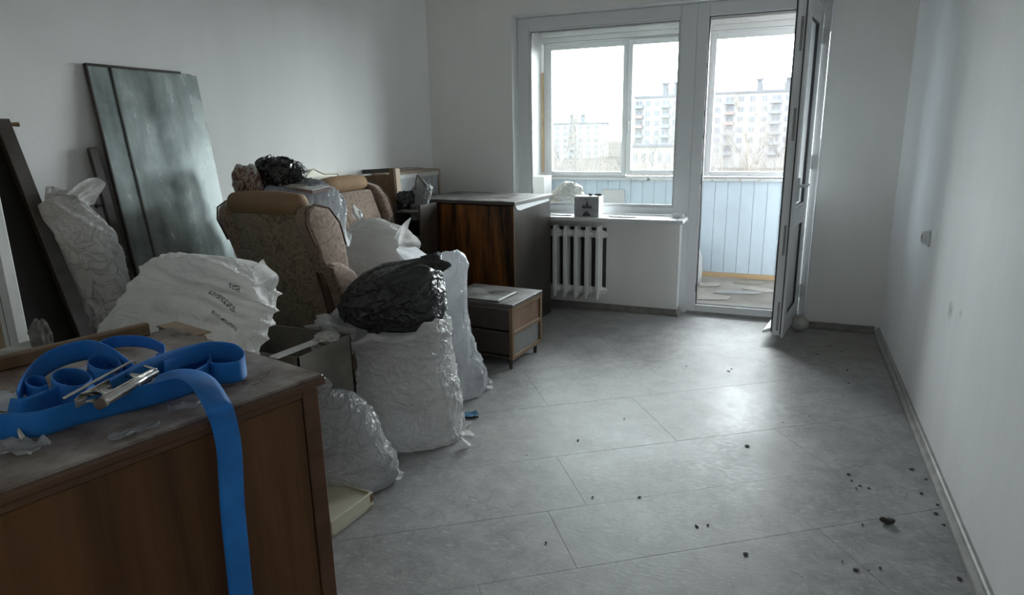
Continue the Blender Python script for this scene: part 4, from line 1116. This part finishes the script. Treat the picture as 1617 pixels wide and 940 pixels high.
# film scraps on the dresser
def scrap(name, label, cat, c, sx_, sy_, hgt, rz, m, seed, group=None):
    bm = bmesh.new(); n_ = 12; Gd = []
    for i in range(n_ + 1):
        Gd.append([bm.verts.new(((i / n_ - .5) * sx_, ((j / n_ - .5) * sy_) * (1 - .5 * abs(i / n_ - .5)), .002 + hgt * max(0, .35 + noise.noise(Vector((i * .35, j * .35, seed)))))) for j in range(n_ + 1)])
    for i in range(n_):
        for j in range(n_): bm.faces.new((Gd[i][j], Gd[i][j + 1], Gd[i + 1][j + 1], Gd[i + 1][j]))
    o = fin(name, bm, m, None, True, c); o.rotation_euler = (0, 0, rz)
    return tag(o, label, cat, group)
scrap('film_scrap', 'thin twisted scrap of clear film on the dresser under the strap bend', 'scrap', pz(298, 646, ZT + .001), .075, .022, .012, .6, CLEARBAG, 1)
scrap('film_scrap', 'crumpled clear film scrap lying near the dresser front edge', 'scrap', pz(213, 684, ZT + .001), .085, .028, .010, 1.3, CLEARBAG, 4)
scrap('film_scrap', 'crumpled translucent film scrap at the lower left of the dresser top', 'scrap', pz(28, 712, ZT + .001), .09, .06, .016, .3, GREYBAG, 7)
scrap('paper_scrap', 'torn white paper scrap under the left end of the strap', 'scrap', pz(8, 640, ZT + .001), .11, .10, .022, .9, PAPER, 9)
scrap('paper_scrap', 'white paper scrap inside the strap loops', 'scrap', pz(165, 585, ZT + .001), .10, .05, .02, .4, PAPER, 12)

# ================================================================== ON THE SILL
sb = root('small_carton', 'small white carton with dark printed picture on the windowsill', 'carton', (-1.465, 5.06, .7875), math.radians(-2))
box('carton_body', (-.102, -.05, 0), (.102, .07, .160), PAPER, sb, .002)
box('printed_face', (-.100, -.0512, .002), (.100, -.0499, .150), PRINT, sb, 0)
bm = bmesh.new()
def rct(x0, x1, z0, z1): prism(bm, [(x0, z0), (x1, z0), (x1, z1), (x0, z1)], 1, -.0522, -.0511)
rct(-.035, .045, .066, .080); rct(-.03, -.012, .08, .092); rct(-.005, .018, .08, .104); rct(.024, .040, .08, .090); rct(.002, .010, .104, .122); rct(.004, .008, .122, .130)
rct(-.03, .035, .006, .020); rct(-.022, .026, .020, .032); rct(-.012, .016, .032, .042)
rct(-.015, -.006, .138, .142); rct(-.003, .006, .138, .142); rct(.009, .014, .138, .142)
fin('printed_picture', bm, PRINTD, sb)
box('printed_band', (-.100, -.0516, .045), (.100, -.0513, .058), plain('mid_grey_print', (.36, .36, .37), .7, 0, .1, 9, 0), sb, 0)
for i, (x_, lb) in enumerate(((.02, 'small dark crumb on the middle of the white carton'), (.085, 'larger dark lump at the right end of the white carton'))):
    lumpy('dark_lump', lb, 'lump', Vector((-1.465 + x_, 5.05, .948)), (.014 + .012 * i, .012, .008), DIRT, 4 + i, .4, None, 2)
for i, (x0, x1, lb) in enumerate(((-1.83, -1.60, 'dark thin strip lying on the windowsill left of the carton'), (-1.30, -1.08, 'dark thin strip lying on the windowsill right of the carton'))):
    bm = bmesh.new(); prism(bm, [(x0, 5.06), (x0 + .05, 5.035), (x1 - .06, 5.03), (x1, 5.05), (x1 - .08, 5.085), (x0 + .06, 5.085)], 2, 0.0, .006)
    o = fin('dark_strip', bm, DARKW); o.location = (0, 0, .788); tag(o, lb, 'strip')
lumpy('plaster_lump', 'white plaster lump on the right end of the windowsill', 'lump', (-.775, 5.13, .7875), (.05, .025, .016), PAPER, 8, .25, None, 2)

# ================================================================== ON THE BALCONY
cart = root('balcony_cupboard', 'white low cupboard below the window inside the balcony', 'cupboard', (-1.80, 5.62, .055), 0)
box('carcass', (-.50, -.16, 0), (.16, .16, .745), BALW, cart, .004)
box('top', (-.51, -.17, .745), (.17, .17, .762), BALW, cart, .003)
Yb = bag('plastic_bag', 'pale yellowish white bag heaped on the balcony cupboard behind the window', 'bag',
         [(866, 918, 326), (860, 922, 321), (862, 922, 312), (872, 920, 303), (880, 918, 295), (890, 908, 289)], (-1.84, 5.62, 0), YELLOWBAG, .55, .016, 10, (.6, .1, 1), 15, None, na=80, nv=50)
Yb2 = bag('plastic_bag', 'flat creamy bag slumped left of the pale bag on the balcony', 'bag',
          [(848, 890, 327), (846, 888, 322), (852, 880, 314), (860, 872, 309)], (-1.92, 5.50, 0), plastic('cream_bag', (.50, .44, .34), .25, .35, .5), .5, .010, 10, (.6, .1, 1), 16, None, na=64, nv=36)
wbx = root('white_carton', 'plain white carton on the balcony ledge left of the window', 'carton', (-2.24, 6.0, .055))
box('carton_body', (-.10, -.11, 0), (.10, .11, .985), BALW, wbx, .004)
wbd = root('white_board', 'square white board leaning on the balcony parapet', 'board', (-1.62, 6.40, .055), 0, None, math.radians(-6))
box('board', (-.115, -.008, 0), (.115, .008, .83), BALW, wbd, .002)
rd = root('white_basin', 'white rounded basin standing on the balcony floor beside the door frame', 'basin', (-.86, 6.15, .055))
bm = bmesh.new(); tube(bm, [(0, 0, 0), (0, 0, .10), (0, 0, .25), (0, 0, .33), (0, 0, .385), (0, 0, .40)], [.17, .175, .17, .14, .07, .02], 24); fin('basin_body', bm, PVCB, rd, True)
bm = bmesh.new(); tube(bm, [(0, 0, .0), (0, 0, .012)], .178, 24); fin('foot_ring', bm, PVCB, rd)
for i, (qx, qy, sx_, sy_, rz_) in enumerate(((1128, 470, .30, .16, .3), (1165, 462, .42, .12, .2), (1200, 458, .26, .14, -.3), (1185, 447, .3, .10, .1), (1120, 450, .22, .12, .5))):
    c_ = pz(qx, qy, .058); bm = bmesh.new()
    prism(bm, [(-sx_ / 2, -sy_ / 2), (sx_ * .3, -sy_ * .5), (sx_ / 2, sy_ * .1), (sx_ * .2, sy_ / 2), (-sx_ * .4, sy_ * .35)], 2, 0, .004 + .002 * i)
    o = fin('torn_lino', bm, plain('lino_%d' % i, [(.40, .38, .35), (.33, .33, .335), (.42, .40, .37), (.27, .25, .22), (.38, .36, .32)][i], .6, 0, .15, 8, .1), None, False, c_); o.rotation_euler = (0, 0, rz_)
    tag(o, ['beige torn lino piece nearest the balcony threshold at left', 'grey long torn lino strip in the middle of the balcony floor', 'pale torn lino piece at the right of the balcony floor', 'dark tan torn lino piece farthest back by the white boards', 'small beige torn lino piece at the left by the basin'][i], 'lino', 'torn lino pieces on the balcony')

# ================================================================== LOOSE BITS ON THE ROOM FLOOR
bl_ = root('blue_rag', 'small blue cloth with dark edge poking out behind the full white sack', 'cloth', pz(738, 657, 0), .4)
bm = bmesh.new(); Gd = []
for i in range(9): Gd.append([bm.verts.new(((i / 8 - .5) * .11, (j / 5 - .5) * .07, .003 + .02 * max(0, noise.noise(Vector((i * .5, j * .6, 2))) + .3))) for j in range(6)])
for i in range(8):
    for j in range(5): bm.faces.new((Gd[i][j], Gd[i][j + 1], Gd[i + 1][j + 1], Gd[i + 1][j]))
fin('cloth', bm, plain('blue_rag_cloth', (.03, .13, .24), .6, 0, .3, 20, .2), bl_, True)
bm = bmesh.new(); tube(bm, [(-.055, -.036, .006), (.02, -.038, .006), (.06, -.03, .008)], .005, 6); fin('dark_edge', bm, BLACK, bl_)
lumpy('leaf_scrap', 'dark curled leaf-like scrap on the grey floor near the right skirting', 'scrap', pz(1400, 827, 0), (.020, .012, .008), DIRT, 2, .5, None, 2)
lumpy('plaster_chunk', 'grey white plaster chunk at the foot of the open balcony door', 'chunk', pz(1262, 522, 0), (.05, .05, .045), RAG, 6, .35, None, 2)
bits = [(1084, 579, 9), (1155, 583, 6), (1180, 705, 14), (1100, 832, 10), (1118, 830, 6), (1178, 876, 12), (1340, 750, 9), (1345, 760, 6), (1358, 768, 8), (1372, 772, 7), (1352, 772, 5), (1362, 830, 5), (1352, 901, 12), (1390, 898, 7), (1372, 902, 4), (1330, 888, 4), (1278, 658, 6), (1340, 606, 10), (1338, 585, 12), (936, 786, 6), (1010, 786, 8), (832, 720, 4), (862, 858, 6), (1440, 742, 10), (1455, 780, 10), (1478, 812, 12), (1490, 830, 9), (1480, 798, 6), (1515, 915, 10), (1462, 758, 7), (1290, 560, 12), (1310, 548, 14), (1330, 556, 9), (1150, 587, 10), (986, 662, 6), (913, 696, 9), (1236, 668, 5)]
bm = bmesh.new(); bmesh.ops.create_icosphere(bm, subdivisions=1, radius=1)
for v in bm.verts: v.co *= .75 + .5 * noise.noise(v.co * 2.2)
me_bit = bpy.data.meshes.new('grit'); bm.to_mesh(me_bit); bm.free(); me_bit.materials.append(DIRT)
for (qx, qy, s_) in bits:
    o = link('grit_flake', me_bit); c_ = pz(qx, qy, 0); sc_ = s_ * .0016
    o.scale = (sc_ * random.uniform(.6, 1.1), sc_ * random.uniform(.35, .7), .003); o.rotation_euler = (0, 0, random.uniform(0, 3)); o.location = c_ + Vector((0, 0, .003))
    tag(o, 'small dark flake of dirt lying on the grey painted floor', 'flake', 'dirt flakes on the floor')

# ================================================================== OUTSIDE
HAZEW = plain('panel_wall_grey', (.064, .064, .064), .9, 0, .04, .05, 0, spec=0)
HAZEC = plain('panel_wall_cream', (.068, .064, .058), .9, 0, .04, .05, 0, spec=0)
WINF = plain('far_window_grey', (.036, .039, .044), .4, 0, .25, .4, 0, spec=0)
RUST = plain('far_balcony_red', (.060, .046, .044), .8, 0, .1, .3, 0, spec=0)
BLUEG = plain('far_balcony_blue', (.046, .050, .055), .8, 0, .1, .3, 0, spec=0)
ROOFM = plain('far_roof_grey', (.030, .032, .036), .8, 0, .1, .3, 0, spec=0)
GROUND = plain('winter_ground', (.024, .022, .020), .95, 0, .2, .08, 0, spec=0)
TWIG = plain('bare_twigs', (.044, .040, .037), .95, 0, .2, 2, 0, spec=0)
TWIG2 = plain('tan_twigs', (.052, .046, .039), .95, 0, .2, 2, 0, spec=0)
bm = bmesh.new()
for p_ in ((-400, 9, -9.5), (300, 9, -9.5), (300, 520, -5), (-400, 520, -5)): bm.verts.new(p_)
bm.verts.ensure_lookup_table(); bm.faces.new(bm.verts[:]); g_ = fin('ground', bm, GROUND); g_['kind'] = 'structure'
def building(name, label, pxl, pxr, ytop, ybot, Y, depth, floors, cols, wallm, balc=(), heads=(), turn=0):
    A = py(pxl, ytop, Y); B = py(pxr, ytop, Y); zt = (A.z + B.z) / 2; zb = min(py((pxl + pxr) / 2, ybot, Y).z, 0) - 6
    Wd = B.x - A.x
    b = root(name, label, 'building', (A.x, Y, zb)); H = zt - zb
    box('wall', (0, 0, 0), (Wd, depth, H), wallm, b, 0)
    box('roof', (-.3, -.3, H), (Wd + .3, depth + .3, H + .5), ROOFM, b, 0)
    vis = zt - py((pxl + pxr) / 2, ybot, Y).z
    fh = vis / floors; cw = Wd / cols
    for f in range(floors + 1):
        zc = H - (f + .55) * fh
        if zc < 1: break
        for c in range(cols):
            isb = c in balc
            x0 = (c + (.12 if isb else .28)) * cw; x1 = (c + (.88 if isb else .72)) * cw
            wn = box('window', (x0, -.06, zc - fh * .28), (x1, .02, zc + fh * .24), WINF, b, 0)
            box('mullion', ((x0 + x1) / 2 - .08, -.10, zc - fh * .28), ((x0 + x1) / 2 + .08, -.05, zc + fh * .24), wallm, wn, 0)
            if isb:
                box('balcony', (x0 - .2, -1.2, zc - fh * .52), (x1 + .2, 0, zc - fh * .20), RUST if (f in (1, 2) and c == balc[0]) else BLUEG, b, 0)
    for (hx, hw) in heads:
        x0 = hx * Wd
        box('penthouse', (x0, 1, H + .5), (x0 + hw, depth * .5, H + 2.2), wallm, b, 0)
        for q in (x0 - .2, x0 + hw - 1.0):
            ck = box('chimney', (q, .5, H + .5), (q + 1.2, 1.7, H + 3.0), ROOFM, b, 0)
            box('cap', (q - .3, .2, H + 3.0), (q + 1.5, 2.0, H + 3.4), ROOFM, ck, 0)
    return b
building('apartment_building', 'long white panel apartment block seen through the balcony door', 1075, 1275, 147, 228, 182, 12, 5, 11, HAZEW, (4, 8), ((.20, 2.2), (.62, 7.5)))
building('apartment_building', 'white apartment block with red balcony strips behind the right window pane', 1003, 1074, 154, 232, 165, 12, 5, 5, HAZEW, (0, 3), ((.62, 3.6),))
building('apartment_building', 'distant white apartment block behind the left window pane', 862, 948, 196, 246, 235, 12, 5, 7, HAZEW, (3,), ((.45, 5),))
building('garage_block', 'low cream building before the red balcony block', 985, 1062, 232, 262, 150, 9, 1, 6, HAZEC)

def tree(name, label, base, h, m, seed, levels=4, spread=.55, r0=None, n1=5, group=None):
    rnd = random.Random(seed); r0 = r0 or h * .014
    t_ = root(name, label, 'tree', base, 0, group)
    bt = bmesh.new(); bb = bmesh.new()
    tp = [Vector((h * .012 * rnd.uniform(-1, 1) * i, h * .012 * rnd.uniform(-1, 1) * i, h * i / 6)) for i in range(7)]
    tube(bt, tp, [r0 * (1 - .14 * i) for i in range(7)], 6)
    def grow(p, d, ln, r, lv):
        pts = [p]; q = p; dd = d.normalized()
        for i in range(3):
            dd = (dd + Vector((rnd.uniform(-1, 1), rnd.uniform(-1, 1), rnd.uniform(-.2, .7))) * .22).normalized(); q = q + dd * ln / 3; pts.append(q)
        tube(bb, pts, [r, r * .8, r * .6, r * .35], 3, False)
        if lv:
            for c in range(rnd.choice((2, 3, 3))):
                k_ = rnd.choice((1, 2, 3)); nd = (dd + Vector((rnd.uniform(-1, 1), rnd.uniform(-1, 1), rnd.uniform(-.2, .8))) * spread * 1.3).normalized()
                grow(pts[k_], nd, ln * rnd.uniform(.55, .75), r * .55, lv - 1)
    for i in range(1, 7):
        for c in range(n1):
            a = rnd.uniform(0, 6.28); grow(tp[i], Vector((math.cos(a) * spread, math.sin(a) * spread, 1 - .3 * spread)), h * rnd.uniform(.16, .26) * (1.15 - .1 * i), r0 * .42 * (1.1 - .13 * i), levels - 1)
    fin('trunk', bt, m, t_); o = fin('twigs', bb, m, t_); o['kind'] = 'stuff'
    return t_
def plant(name, label, qx, qtop, Y, m, seed, lv=3, sp=.55, n1=4, group=None, r0=None, zb=None):
    p_ = py(qx, qtop, Y); zg = -9.5 + 4.5 * (Y - 9) / 511
    return tree(name, label, (p_.x, Y, zg), p_.z - zg, m, seed, lv, sp, r0, n1, group)
plant('bare_tree', 'tall slim bare tree in the left window pane', 896, 158, 40, TWIG, 1, 3, .28, 3)
plant('bare_tree', 'forked bare tree right of the slim tree in the left pane', 908, 200, 47, TWIG, 2, 3, .5, 4)
plant('bare_tree', 'crooked bare tree before the red balcony block', 1056, 196, 44, TWIG, 3, 3, .6, 4)
plant('bare_tree', 'broad bare tree before the block in the balcony door', 1182, 176, 46, TWIG2, 4, 3, .6, 5)
BG = 'tan bare bushes beyond the balcony'
for i, (qx, qt, Y) in enumerate([(880, 222, 60), (925, 228, 74), (945, 222, 84), (962, 232, 64), (980, 226, 90), (1010, 232, 70), (1030, 224, 86), (1068, 226, 76), (1128, 226, 64), (1146, 214, 80), (1162, 220, 70), (1204, 206, 74), (1222, 220, 66), (1240, 212, 82), (1095, 226, 78)]):
    where = 'left window pane' if qx < 990 else 'right window pane' if qx < 1110 else 'balcony door glazing'
    plant('bare_bush', 'bare tan scrubby bush in the thicket seen through the ' + where, qx, qt, Y, TWIG2 if i % 2 else TWIG, 20 + i, 4, .8, 6, BG + ', ' + where, .13)
